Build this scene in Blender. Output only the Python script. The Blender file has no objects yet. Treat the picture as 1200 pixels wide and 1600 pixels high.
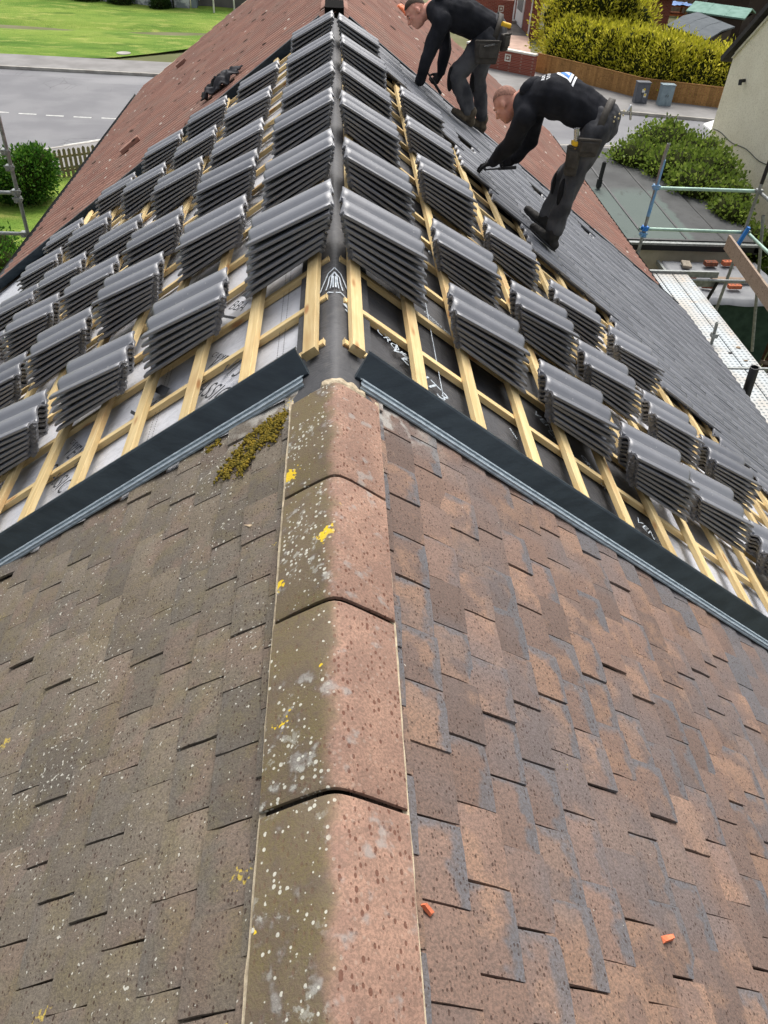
import bpy, bmesh, math, random
from math import sin, cos, tan, pi, radians, sqrt, atan2
from mathutils import Vector, Matrix, noise
random.seed(7)
R = random.random
def U(a, b): return a + (b - a) * random.random()
scene = bpy.context.scene
col = scene.collection

# ------------------------------------------------------------------ camera
YAW, PITCH, ROLL = .0903, .7221, .0633
CAM = Vector((-.007, 0, 1.2933))
FW = Vector((sin(YAW) * cos(PITCH), cos(YAW) * cos(PITCH), -sin(PITCH)))
RT = Vector((cos(YAW), -sin(YAW), 0)); UP = RT.cross(FW)
RT2 = RT * cos(ROLL) + UP * sin(ROLL); UP2 = -RT * sin(ROLL) + UP * cos(ROLL)
cd = bpy.data.cameras.new('camera'); cam = bpy.data.objects.new('camera', cd); col.objects.link(cam)
m = Matrix((RT2, UP2, -FW)).transposed().to_4x4(); m.translation = CAM
cam.matrix_world = m
cd.sensor_fit = 'VERTICAL'; cd.sensor_height = 24; cd.lens = 24 * 1202 / 1600
cd.clip_start = .02; cd.clip_end = 2000
scene.camera = cam
def seen(P):
    d = Vector(P) - CAM; z = d.dot(FW)
    return z, (600 + 1202 * d.dot(RT2) / z, 800 - 1202 * d.dot(UP2) / z) if z > .05 else (9e9, 9e9)

# ------------------------------------------------------------------ light: bright overcast
SUN_EL, SUN_AZ = radians(58), radians(18)          # azimuth measured from +Y towards +X
w = bpy.data.worlds.new('World'); scene.world = w; w.use_nodes = True
nt = w.node_tree; nt.nodes.clear()
sky = nt.nodes.new('ShaderNodeTexSky'); sky.sky_type = 'NISHITA'; sky.sun_disc = False
sky.sun_elevation = SUN_EL; sky.sun_rotation = SUN_AZ; sky.dust_density = 6; sky.air_density = 1.0; sky.ozone_density = 1
hs = nt.nodes.new('ShaderNodeHueSaturation'); hs.inputs['Saturation'].default_value = .35
bg = nt.nodes.new('ShaderNodeBackground'); bg.inputs['Strength'].default_value = .15
wo = nt.nodes.new('ShaderNodeOutputWorld')
nt.links.new(sky.outputs[0], hs.inputs['Color']); nt.links.new(hs.outputs[0], bg.inputs['Color']); nt.links.new(bg.outputs[0], wo.inputs['Surface'])
sd = bpy.data.lights.new('sun', 'SUN'); sd.energy = 1.5; sd.angle = radians(36); sd.color = (1, .965, .91)
so = bpy.data.objects.new('sun', sd); col.objects.link(so)
sdir = Vector((sin(SUN_AZ) * cos(SUN_EL), cos(SUN_AZ) * cos(SUN_EL), sin(SUN_EL)))
so.rotation_euler = sdir.to_track_quat('Z', 'Y').to_euler()
scene.view_settings.view_transform = 'Standard'; scene.view_settings.look = 'None'
scene.view_settings.exposure = .5; scene.view_settings.gamma = 1

# ------------------------------------------------------------------ helpers
def srgb(r, g, b):
    f = lambda c: (c / 255 / 12.92) if c / 255 <= .04045 else ((c / 255 + .055) / 1.055) ** 2.4
    return (f(r), f(g), f(b), 1)
class NT:
    """tiny node-tree writer"""
    def __init__(s, name):
        s.m = bpy.data.materials.new(name); s.m.use_nodes = True; s.t = s.m.node_tree; s.t.nodes.clear()
        s.out = s.n('ShaderNodeOutputMaterial'); s.b = s.n('ShaderNodeBsdfPrincipled')
        s.l(s.b.outputs[0], s.out.inputs[0])
    def n(s, t, **k):
        x = s.t.nodes.new(t)
        for a, v in k.items(): setattr(x, a, v)
        return x
    def l(s, a, b): s.t.links.new(a, b)
    def inp(s, sock, v):
        if hasattr(v, 'is_linked') or hasattr(v, 'links'): s.l(v, sock)
        else: sock.default_value = v
    def math(s, op, a, b=0.0, c=None, clamp=False):
        x = s.n('ShaderNodeMath', operation=op); x.use_clamp = clamp
        s.inp(x.inputs[0], a); s.inp(x.inputs[1], b)
        if c is not None: s.inp(x.inputs[2], c)
        return x.outputs[0]
    def mix(s, f, a, b, mode='MIX'):
        x = s.n('ShaderNodeMix', data_type='RGBA', blend_type=mode)
        s.inp(x.inputs[0], f); s.inp(x.inputs[6], a); s.inp(x.inputs[7], b); return x.outputs[2]
    def noise(s, vec, scale, detail=3, rough=.55, dist=0):
        x = s.n('ShaderNodeTexNoise'); s.l(vec, x.inputs['Vector'])
        x.inputs['Scale'].default_value = scale; x.inputs['Detail'].default_value = detail
        x.inputs['Roughness'].default_value = rough; x.inputs['Distortion'].default_value = dist
        return x.outputs['Fac']
    def vor(s, vec, scale, rnd=1, feature='F1'):
        x = s.n('ShaderNodeTexVoronoi', feature=feature); s.l(vec, x.inputs['Vector'])
        x.inputs['Scale'].default_value = scale; x.inputs['Randomness'].default_value = rnd
        return x
    def ramp(s, f, a, b, smooth=True):
        x = s.n('ShaderNodeMapRange', interpolation_type='SMOOTHSTEP' if smooth else 'LINEAR')
        s.inp(x.inputs[0], f); x.inputs[1].default_value = a; x.inputs[2].default_value = b; return x.outputs[0]
    def mapv(s, vec, scale=(1, 1, 1), loc=None, rot=(0, 0, 0)):
        x = s.n('ShaderNodeMapping'); s.l(vec, x.inputs[0]); x.inputs['Scale'].default_value = scale
        x.inputs['Rotation'].default_value = rot
        if loc is not None: s.inp(x.inputs['Location'], loc)
        return x.outputs[0]
    def pos(s): return s.n('ShaderNodeNewGeometry').outputs['Position']
    def obj(s): return s.n('ShaderNodeTexCoord').outputs['Object']
    def rnd(s):
        a = s.n('ShaderNodeObjectInfo').outputs['Random']; b = s.n('ShaderNodeAttribute', attribute_name='rnd').outputs['Fac']
        return s.math('FRACT', s.math('ADD', a, b))
    def bump(s, h, strength=.3, dist=.01):
        x = s.n('ShaderNodeBump'); x.inputs['Strength'].default_value = strength; x.inputs['Distance'].default_value = dist
        s.l(h, x.inputs['Height']); s.l(x.outputs[0], s.b.inputs['Normal'])
    def fin(s, colr, rough=.7, spec=.3, metal=0):
        s.inp(s.b.inputs['Base Color'], colr); s.inp(s.b.inputs['Roughness'], rough)
        s.b.inputs['Specular IOR Level'].default_value = spec; s.b.inputs['Metallic'].default_value = metal
        return s.m
def plain(name, c1, c2=None, scale=20, rough=.7, spec=.3, bump=.2, bscale=None, metal=0, stretch=(1, 1, 1), world=False, rv=.0, bd=.004, detail=4):
    k = NT(name); v = k.pos() if world else k.obj()
    r = k.rnd()
    cmb = k.n('ShaderNodeCombineXYZ'); k.l(k.math('MULTIPLY', r, 37.), cmb.inputs[0]); k.l(k.math('MULTIPLY', r, 11.), cmb.inputs[1])
    mv = k.mapv(v, stretch, cmb.outputs[0] if not world else None)
    f = k.ramp(k.noise(mv, scale, detail), .3, .7)
    c2 = c2 or tuple(x * .75 for x in c1[:3]) + (1,)
    c = k.mix(f, c1, c2)
    if rv:
        c = k.mix(1.0, c, k.n('ShaderNodeCombineColor').outputs[0], 'MULTIPLY') if False else c
        h = k.n('ShaderNodeHueSaturation'); k.l(c, h.inputs['Color'])
        k.l(k.math('ADD', k.math('MULTIPLY', k.math('SUBTRACT', r, .5), rv * 2), 1.0), h.inputs['Value']); c = h.outputs[0]
    if bump: k.bump(k.noise(mv, bscale or scale * 4, 3), bump, bd)
    return k.fin(c, rough, spec, metal)

class MB:
    def __init__(s): s.v = []; s.f = []; s.sm = []
    def add(s, vs, fs, smooth=False, M=None):
        o = len(s.v)
        s.v += [tuple(M @ Vector(p)) if M is not None else tuple(p) for p in vs]
        s.f += [tuple(i + o for i in f) for f in fs]; s.sm += [smooth] * len(fs)
    def box(s, a, b, M=None):
        (x0, y0, z0), (x1, y1, z1) = a, b
        vs = [(x, y, z) for z in (z0, z1) for y in (y0, y1) for x in (x0, x1)]
        s.add(vs, [(0, 2, 3, 1), (4, 5, 7, 6), (0, 1, 5, 4), (2, 6, 7, 3), (0, 4, 6, 2), (1, 3, 7, 5)], False, M)
    def bar(s, p, q, wd, ht, up=(0, 0, 1)):
        p = Vector(p); q = Vector(q); x = (q - p); L = x.length; x.normalize(); up = Vector(up)
        y = up.cross(x).normalized(); z = x.cross(y)
        M = Matrix((x, y, z)).transposed().to_4x4(); M.translation = p
        s.box((0, -wd / 2, -ht / 2), (L, wd / 2, ht / 2), M)
    def tube(s, p, q, r, r2=None, n=12, cap=True, smooth=True):
        p = Vector(p); q = Vector(q); r2 = r if r2 is None else r2; d = (q - p).normalized()
        a = Vector((0, 0, 1)) if abs(d.z) < .9 else Vector((1, 0, 0)); x = d.cross(a).normalized(); y = d.cross(x)
        vs = []
        for k in range(n): t = 2 * pi * k / n; o = x * cos(t) + y * sin(t); vs += [p + o * r, q + o * r2]
        s.add(vs, [(2 * k, (2 * k + 2) % (2 * n), (2 * k + 3) % (2 * n), 2 * k + 1) for k in range(n)], smooth)
        if cap: s.add(vs, [tuple(range(0, 2 * n, 2))[::-1], tuple(range(1, 2 * n, 2))])
    def hollow(s, p, q, ro, ri, n=16):
        s.tube(p, q, ro, n=n, cap=False); s.tube(Vector(q), Vector(p), ri, n=n, cap=False)
        p = Vector(p); q = Vector(q); d = (q - p).normalized(); a = Vector((0, 0, 1)) if abs(d.z) < .9 else Vector((1, 0, 0)); x = d.cross(a).normalized(); y = d.cross(x)
        vs = []
        for k in range(n): t = 2 * pi * k / n; o = x * cos(t) + y * sin(t); vs += [q + o * ro, q + o * ri]
        s.add(vs, [(2 * k, 2 * k + 1, (2 * k + 3) % (2 * n), (2 * k + 2) % (2 * n)) for k in range(n)])
    def ell(s, c, r, M=None, nu=14, nv=9):
        c = Vector(c); vs = []; fs = []
        for j in range(nv + 1):
            for i in range(nu):
                a = 2 * pi * i / nu; b = pi * j / nv - pi / 2
                p = Vector((r[0] * cos(a) * cos(b), r[1] * sin(a) * cos(b), r[2] * sin(b)))
                vs.append(c + (M @ p if M is not None else p))
        for j in range(nv):
            for i in range(nu): fs.append((j * nu + i, j * nu + (i + 1) % nu, (j + 1) * nu + (i + 1) % nu, (j + 1) * nu + i))
        s.add(vs, fs, True)
    def cap(s, p, q, r, r2):   # rounded tapered limb
        p = Vector(p); q = Vector(q); s.tube(p, q, r, r2, 14, True); s.ell(p, (r, r, r)); s.ell(q, (r2, r2, r2))
    def sheet(s, pts, z=None):
        s.add(pts, [tuple(range(len(pts)))])
    def mesh(s, name):
        me = bpy.data.meshes.new(name); me.from_pydata(s.v, [], s.f)
        me.polygons.foreach_set('use_smooth', s.sm); me.update(); return me
    def obj(s, name, mat, parent=None, M=None, bevel=0): return link(name, s.mesh(name), mat, parent, M, bevel)
def link(name, me, mat, parent=None, M=None, bevel=0):
    o = bpy.data.objects.new(name, me)
    if mat is not None and not me.materials: me.materials.append(mat)
    col.objects.link(o)
    if M is not None: o.matrix_world = M
    if parent is not None:
        o.parent = parent; o.matrix_parent_inverse = Matrix.Identity(4)
        if parent.parent is None: o.matrix_parent_inverse = Matrix.Translation(-parent.location)
    if bevel:
        b = o.modifiers.new('bevel', 'BEVEL'); b.width = bevel; b.segments = 2; b.limit_method = 'ANGLE'
    return o
def tag(o, label=None, cat=None, group=None, kind=None):
    if label: o['label'] = label
    if cat: o['category'] = cat
    if cat and not kind and 'kind' not in o: kind = 'thing'
    if group: o['group'] = group
    if kind: o['kind'] = kind
    return o
def thing(name, loc, label, cat, group=None):
    o = bpy.data.objects.new(name, None); col.objects.link(o); o.location = loc; o.empty_display_size = .1
    return tag(o, label, cat, group)
def setrnd(me, vals):
    a = me.attributes.new('rnd', 'FLOAT', 'FACE'); a.data.foreach_set('value', vals)

# roof frames: s = metres down the slope from the ridge, Y along the ridge, o = height off the slope
TH = radians(35.59); CT, ST = cos(TH), sin(TH)
def rp(side, s, Y, o=0): return Vector((side * (s * CT + o * ST), Y, -s * ST + o * CT))
def rm(side, s, Y, o=0, rot=0, tilt=0, roll=0):
    u = Vector((side * CT, 0, -ST)); v = Vector((0, side, 0)); n = Vector((side * ST, 0, CT))
    M = Matrix((u, v, n)).transposed().to_4x4()
    M = M @ Matrix.Rotation(rot, 4, 'Z') @ Matrix.Rotation(tilt, 4, 'Y') @ Matrix.Rotation(roll, 4, 'X')
    M.translation = rp(side, s, Y, o); return M

# ------------------------------------------------------------------ materials
def old_tile_mat(name, left):
    k = NT(name); P = k.pos(); O = k.obj(); r = k.rnd()
    sep = k.n('ShaderNodeSeparateXYZ'); k.l(O, sep.inputs[0])
    mid = k.noise(P, 9, 3); fine = k.noise(P, 170, 2, .7); big = k.noise(P, 2.6, 2); eg = k.noise(P, 15, 3)
    if left: a, b, c = srgb(122, 112, 98), srgb(106, 99, 89), srgb(124, 107, 95)
    else: a, b, c = srgb(134, 110, 98), srgb(117, 99, 91), srgb(156, 125, 104)
    cc = k.mix(k.ramp(r, .1, .9), a, b)
    gate0 = k.math('FRACT', k.math('MULTIPLY', r, 5.13))
    cc = k.mix(k.math('MULTIPLY', k.ramp(k.math('ADD', mid, k.math('MULTIPLY', k.math('SUBTRACT', gate0, .5), .3)), .5, .66), .65), cc, c)
    h = k.n('ShaderNodeHueSaturation'); k.l(cc, h.inputs['Color'])
    k.l(k.math('ADD', .84, k.math('MULTIPLY', k.math('FRACT', k.math('MULTIPLY', r, 7.31)), .3)), h.inputs['Value']); cc = h.outputs[0]
    # grey weathering film creeping in from tails and side edges, ragged
    e = k.math('MULTIPLY', k.math('SUBTRACT', eg, .5), .13)
    g1 = k.ramp(k.math('ADD', sep.outputs[0], e), .032, .06); g2 = k.ramp(k.math('ADD', sep.outputs[1], e), .045, .082)
    gate = k.ramp(k.math('FRACT', k.math('MULTIPLY', r, 3.77)), .4, .62)
    grey = k.math('MULTIPLY', k.math('MAXIMUM', k.math('MULTIPLY', k.math('MAXIMUM', g1, g2), gate), k.math('MULTIPLY', k.ramp(big, .46, .64), .5)), .5 if left else .8)
    cc = k.mix(grey, cc, srgb(106, 103, 99) if left else srgb(100, 104, 110))
    if left: cc = k.mix(k.math('MULTIPLY', k.ramp(eg, .42, .7), .4), cc, srgb(116, 106, 72))
    cc = k.mix(k.math('MULTIPLY', k.ramp(fine, .36, .64), .55), cc, srgb(82, 74, 68))
    pv = k.vor(k.mapv(P, (1.1, .8, 1)), 130); ps = k.n('ShaderNodeSeparateColor'); k.l(pv.outputs['Color'], ps.inputs[0]); pit = k.ramp(k.math('SUBTRACT', k.math('MULTIPLY', k.ramp(ps.outputs[0], .35, 1, False), .42), pv.outputs['Distance']), -.02, .06)
    cc = k.mix(k.math('MULTIPLY', pit, .75), cc, srgb(62, 46, 40))
    dens = k.noise(P, 3.3, 2)
    ln = k.noise(P, 100, 1, .5); wl = k.ramp(k.math('ADD', ln, k.math('MULTIPLY', dens, .26 if left else .1)), (.85 if left else .86), (.88 if left else .89))
    cc = k.mix(k.math('MULTIPLY', wl, .75), cc, srgb(196, 194, 182))
    sp3 = k.n('ShaderNodeSeparateXYZ'); k.l(P, sp3.inputs[0])
    cem = k.math('MULTIPLY', k.ramp(k.math('ADD', sp3.outputs[1], k.math('MULTIPLY', k.math('SUBTRACT', mid, .5), .8)), 1.98, 2.14), k.ramp(k.math('ABSOLUTE', sp3.outputs[0]), .42, .2))
    cem = k.math('MULTIPLY', cem, k.ramp(eg, .40, .56))
    cc = k.mix(k.math('MULTIPLY', cem, .75), cc, srgb(170, 168, 162))
    yv = k.vor(P, 8); ys = k.n('ShaderNodeSeparateColor'); k.l(yv.outputs['Color'], ys.inputs[0])
    ym = k.math('MULTIPLY', k.ramp(k.math('SUBTRACT', k.math('MULTIPLY', ys.outputs[0], .26), k.math('ADD', yv.outputs['Distance'], k.math('MULTIPLY', k.math('SUBTRACT', ln, .5), .6))), -.02, .05), k.ramp(ys.outputs[1], .86 if left else .995, .89 if left else .998))
    cc = k.mix(k.math('MULTIPLY', ym, .75), cc, srgb(196, 172, 74))
    k.bump(k.math('ADD', fine, k.math('MULTIPLY', pit, -.7)), .5, .004)
    return k.fin(cc, .88, .2)
def ridge_mat(name):
    k = NT(name); P = k.pos(); sep = k.n('ShaderNodeSeparateXYZ'); k.l(P, sep.inputs[0])
    mid = k.noise(P, 8, 3); fine = k.noise(P, 170, 2, .7); eg = k.noise(P, 17, 3)
    left = k.ramp(k.math('ADD', sep.outputs[0], k.math('MULTIPLY', k.math('SUBTRACT', k.math('ADD', k.math('MULTIPLY', mid, .6), k.math('MULTIPLY', eg, .4)), .5), .16)), .016, -.03)
    cr = k.mix(k.ramp(mid, .35, .65), srgb(164, 131, 113), srgb(142, 113, 99))
    cl = k.mix(k.ramp(mid, .3, .6), srgb(110, 99, 80), srgb(108, 98, 70))
    cl = k.mix(k.ramp(eg, .46, .66), cl, srgb(98, 88, 74))
    cc = k.mix(left, cr, cl)
    cc = k.mix(k.math('MULTIPLY', k.ramp(fine, .36, .62), .5), cc, srgb(100, 84, 74))
    pv = k.vor(k.mapv(P, (1.2, .75, 1)), 92); ps = k.n('ShaderNodeSeparateColor'); k.l(pv.outputs['Color'], ps.inputs[0]); pit = k.math('MULTIPLY', k.ramp(k.math('SUBTRACT', k.math('MULTIPLY', k.ramp(ps.outputs[0], .3, 1, False), .44), pv.outputs['Distance']), -.02, .06), k.math('SUBTRACT', 1.0, k.math('MULTIPLY', left, .65)))
    cc = k.mix(k.math('MULTIPLY', pit, .85), cc, srgb(98, 66, 54))
    cc = k.mix(k.math('MULTIPLY', k.ramp(eg, .60, .70), .55), cc, srgb(150, 148, 144))
    dens = k.noise(P, 5, 2)
    ln = k.noise(P, 85, 1, .5); lv = k.vor(P, 88); ls = k.n('ShaderNodeSeparateColor'); k.l(lv.outputs['Color'], ls.inputs[0])
    mk = k.math('MULTIPLY', k.ramp(k.math('SUBTRACT', k.math('MULTIPLY', k.ramp(k.math('ADD', ls.outputs[0], k.math('SUBTRACT', dens, .5)), .42, 1.15, False), .48), k.math('ADD', lv.outputs['Distance'], k.math('MULTIPLY', k.math('SUBTRACT', ln, .5), .35))), -.03, .05), k.math('ADD', .12, left), clamp=True)
    crust = k.math('MULTIPLY', k.ramp(k.noise(P, 34, 4, .65), .56, .64), k.math('MULTIPLY', left, k.ramp(dens, .42, .6)))
    cc = k.mix(k.math('MULTIPLY', crust, .6), cc, srgb(172, 172, 162))
    cc = k.mix(k.math('MULTIPLY', mk, .8), cc, srgb(198, 197, 184))
    yv = k.vor(P, 10); ys = k.n('ShaderNodeSeparateColor'); k.l(yv.outputs['Color'], ys.inputs[0])
    ym = k.ramp(k.math('SUBTRACT', k.math('MULTIPLY', ys.outputs[0], .30), k.math('ADD', yv.outputs['Distance'], k.math('MULTIPLY', k.math('SUBTRACT', ln, .5), .9))), -.02, .05)
    ym = k.math('MULTIPLY', k.math('MULTIPLY', ym, k.ramp(ys.outputs[1], .72, .75)), left)
    cc = k.mix(k.math('MULTIPLY', ym, .95), cc, srgb(216, 184, 46))
    k.bump(k.math('ADD', k.math('MULTIPLY', fine, .8), k.math('ADD', k.math('MULTIPLY', pit, -.6), k.math('MULTIPLY', eg, .8))), .5, .004)
    return k.fin(cc, .86, .22)
def grey_tile_mat():
    k = NT('grey_concrete_tile'); P = k.pos(); r = k.rnd()
    c = k.mix(r, srgb(100, 102, 108), srgb(118, 120, 126))
    n = k.noise(P, 14, 3)
    c = k.mix(k.math('MULTIPLY', k.ramp(n, .45, .75), .45), c, srgb(124, 125, 129))
    v = k.vor(P, 38); sc_ = k.n('ShaderNodeSeparateColor'); k.l(v.outputs['Color'], sc_.inputs[0])
    c = k.mix(k.math('MULTIPLY', k.math('MULTIPLY', k.ramp(v.outputs['Distance'], .16, .08), k.ramp(sc_.outputs[0], .75, .8)), .6), c, srgb(176, 176, 172))
    k.bump(k.noise(P, 220, 2), .25, .002)
    return k.fin(c, k.math('ADD', .26, k.math('MULTIPLY', n, .22)), .8)
def timber_mat(name, a, b, c):
    k = NT(name); O = k.obj(); r = k.rnd()
    cmb = k.n('ShaderNodeCombineXYZ'); k.l(k.math('MULTIPLY', r, 53.), cmb.inputs[0]); k.l(k.math('MULTIPLY', r, 17.), cmb.inputs[1])
    v = k.mapv(O, (1, 14, 14), cmb.outputs[0]); g = k.noise(v, 3.2, 5, .6, .6)
    cc = k.mix(k.ramp(g, .3, .7), a, b)
    kn = k.vor(k.mapv(O, (1.4, 5, 5), cmb.outputs[0]), 2.6)
    cc = k.mix(k.ramp(kn.outputs['Distance'], .2, .06), cc, c)
    cc = k.mix(k.math('MULTIPLY', k.ramp(k.noise(k.mapv(O, (1, 3, 3), cmb.outputs[0]), 2.1, 3), .5, .75), .55), cc, c)
    h = k.n('ShaderNodeHueSaturation'); k.l(cc, h.inputs['Color']); k.l(k.math('ADD', .80, k.math('MULTIPLY', r, .36)), h.inputs['Value'])
    k.bump(g, .3, .003)
    return k.fin(h.outputs[0], .7, .25)
def membrane_mat(name, a, b, dark):
    k = NT(name); P = k.pos()
    fold = k.noise(k.mapv(P, (1, 1.6, 1)), 5, 5, .6, .8); big = k.noise(P, 1.6, 3)
    c = k.mix(k.ramp(big, .35, .65), a, b)
    c = k.mix(k.math('MULTIPLY', k.ramp(k.noise(P, 30, 4), .5, .75), .35), c, srgb(96, 94, 92) if dark else srgb(150, 150, 152))
    k.bump(k.math('ADD', fold, k.math('MULTIPLY', k.noise(P, 300, 2), .04)), .5, .02)
    return k.fin(c, .55 if dark else .62, .35)
def red_tile_mat():
    k = NT('old_red_tile'); P = k.pos(); r = k.rnd()
    c = k.mix(r, srgb(152, 114, 100), srgb(134, 99, 88))
    c = k.mix(k.math('MULTIPLY', k.ramp(k.noise(P, 3, 4), .4, .7), .6), c, srgb(134, 114, 104))
    lv = k.vor(P, 9); s = k.n('ShaderNodeSeparateColor'); k.l(lv.outputs['Color'], s.inputs[0])
    mk = k.math('MULTIPLY', k.ramp(k.math('ADD', lv.outputs['Distance'], k.math('MULTIPLY', k.noise(P, 40, 2), .2)), .34, .22), k.ramp(s.outputs[1], .8, .86))
    c = k.mix(mk, c, srgb(200, 190, 178))
    dv = k.vor(P, 5.5); s2 = k.n('ShaderNodeSeparateColor'); k.l(dv.outputs['Color'], s2.inputs[0])
    c = k.mix(k.math('MULTIPLY', k.ramp(dv.outputs['Distance'], .3, .15), k.ramp(s2.outputs[0], .7, .8)), c, srgb(60, 44, 36))
    k.bump(k.noise(P, 120, 3), .3, .004)
    return k.fin(c, .85, .2)
M_oldL, M_oldR, M_ridge = old_tile_mat('old_tile_left', True), old_tile_mat('old_tile_right', False), ridge_mat('old_ridge_tile')
M_grey, M_red = grey_tile_mat(), red_tile_mat()
M_timber = timber_mat('yellow_pine', srgb(216, 194, 146), srgb(196, 170, 120), srgb(166, 122, 78))
M_board = timber_mat('weathered_board', srgb(160, 142, 124), srgb(136, 118, 102), srgb(104, 86, 70))
M_memL = membrane_mat('pale_membrane', srgb(196, 197, 202), srgb(178, 180, 186), False)
M_memD = membrane_mat('dark_membrane', srgb(58, 58, 60), srgb(76, 76, 78), True)
M_trim = plain('slate_blue_trim', srgb(30, 41, 49), srgb(50, 61, 68), 5, .36, .5, .2, 30, stretch=(1, 2, 4), detail=6)
M_alu = plain('grey_soaker', srgb(150, 162, 170), srgb(118, 130, 138), 10, .4, .5, .1, 40, stretch=(1, 8, 8))
M_mortar = plain('mortar', srgb(196, 182, 156), srgb(160, 146, 124), 40, .9, .1, .6, 90, world=True, bd=.008)
M_moss = plain('moss', srgb(132, 112, 40), srgb(84, 78, 34), 60, .95, .1, .4, 200, world=True)
M_ink = plain('black_print', srgb(44, 46, 50), srgb(60, 62, 66), 60, .7, .2, 0)
M_white_ink = plain('white_print', srgb(196, 204, 210), srgb(150, 160, 168), 60, .6, .3, 0)
M_black = plain('black_plastic', srgb(26, 27, 28), srgb(36, 37, 38), 30, .45, .4, .1, 80)
M_galv = plain('galvanised_tube', srgb(150, 154, 152), srgb(118, 122, 120), 18, .42, .5, .15, 80, metal=.35)

# ------------------------------------------------------------------ ground, roads
GZ = -8.0
def smooth_poly(name, pts, z, mat, kind='structure'):
    b = MB(); b.add([(x, y, z) for x, y in pts], [tuple(range(len(pts)))]); o = b.obj(name, mat); return tag(o, kind=kind)
M_asph = NT('asphalt'); _P = M_asph.pos()
_c = M_asph.mix(M_asph.ramp(M_asph.noise(_P, .5, 5), .35, .65), srgb(126, 126, 128), srgb(114, 114, 117))
_v = M_asph.vor(M_asph.mapv(_P, (1, .5, 1)), 1.3, 1, 'DISTANCE_TO_EDGE')
_cr = M_asph.math('MULTIPLY', M_asph.ramp(M_asph.math('ADD', _v.outputs['Distance'], M_asph.math('MULTIPLY', M_asph.noise(_P, 5, 4), .05)), .05, .02), M_asph.ramp(M_asph.noise(_P, .3, 2), .58, .66))
_c = M_asph.mix(M_asph.math('MULTIPLY', M_asph.ramp(M_asph.noise(M_asph.mapv(_P, (.25, 1.2, 1)), .6, 4, .6), .5, .7), .5), _c, srgb(148, 148, 149))
_c = M_asph.mix(M_asph.math('MULTIPLY', _cr, .7), _c, srgb(80, 80, 80))
_c = M_asph.mix(M_asph.math('MULTIPLY', M_asph.ramp(M_asph.noise(_P, 60, 2), .5, .7), .3), _c, srgb(104, 104, 104))
M_asph.bump(M_asph.noise(_P, 50, 2), .3, .01); M_asph = M_asph.fin(_c, .85, .25)
M_pave = plain('pavement_tarmac', srgb(142, 140, 138), srgb(124, 122, 120), .8, .9, .2, .3, 30, world=True)
M_kerb = plain('kerb_concrete', srgb(180, 176, 168), srgb(150, 146, 138), 2, .85, .2, .3, 20, world=True)
def grass_mat():
    k = NT('grass'); P = k.pos()
    c = k.mix(k.ramp(k.noise(k.mapv(P, (.5, 1.4, 1)), .35, 5, .6), .35, .62), srgb(90, 122, 46), srgb(122, 144, 62))
    c = k.mix(k.math('MULTIPLY', k.ramp(k.noise(k.mapv(P, (.6, 1.8, 1)), 1.1, 5, .65), .5, .7), .75), c, srgb(164, 166, 92))
    c = k.mix(k.math('MULTIPLY', k.ramp(k.noise(k.mapv(P, (.5, 1.5, 1)), .8, 4), .55, .7), .7), c, srgb(68, 100, 32))
    c = k.mix(k.math('MULTIPLY', k.ramp(k.noise(P, 14, 3), .45, .7), .4), c, srgb(66, 92, 34))
    k.bump(k.noise(P, 12, 4), .8, .08); return k.fin(c, .9, .1)
M_grass = grass_mat()
FK = [(-90, 43.4), (-16, 42.35), (-8.3, 42.0), (0, 41.2), (13.07, 38.65), (17.7, 37.75), (90, 24)]      # far kerb line
NK = [(-90, 27), (-20, 29.2), (-10.7, 30.1), (-8.9, 31.4), (-4, 32.6), (11.4, 33.2), (20, 31.6), (90, 18)]  # near kerb line
smooth_poly('ground', [(-900, -300), (900, -300), (900, 1500), (-900, 1500)], GZ - .03, plain('bare_ground', srgb(120, 116, 92), srgb(96, 100, 66), .4, .95, .1, .4, 4, world=True))
smooth_poly('road', FK + NK[::-1], GZ, M_asph)
def strip(name, line, off0, off1, z, mat, h=.0):
    b = MB(); n = len(line); vs = []
    for i, (x, y) in enumerate(line):
        a = Vector(line[max(i - 1, 0)]); c = Vector(line[min(i + 1, n - 1)]); t = (c - a).normalized(); nn = Vector((-t.y, t.x))
        p = Vector((x, y)); q0 = p + nn * off0; q1 = p + nn * off1
        vs += [(q0.x, q0.y, z + h), (q1.x, q1.y, z + h), (q0.x, q0.y, z - .05), (q1.x, q1.y, z - .05)]
    fs = []
    for i in range(n - 1):
        a = 4 * i; c = a + 4
        fs += [(a, c, c + 1, a + 1), (a, a + 2, c + 2, c), (a + 1, c + 1, c + 3, a + 3)]
    b.add(vs, fs); return tag(b.obj(name, mat), kind='structure')
strip('pavement_far', FK, .13, 2.6, GZ + .11, M_pave)
smooth_poly('pavement_verge', [(4, 40.6), (13.07, 38.85), (17.7, 37.95), (30, 35.6), (30, 39), (18.7, 40.1), (15, 41.5), (13.5, 43.3), (10.7, 46.3), (4, 50)], GZ + .115, M_pave)
strip('pavement_near', NK, -2.4, -.13, GZ + .11, M_pave)
strip('kerb_far', FK, .0, .127, GZ, M_kerb, .12)
strip('kerb_near', NK, -.127, 0, GZ, M_kerb, .12)
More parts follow.
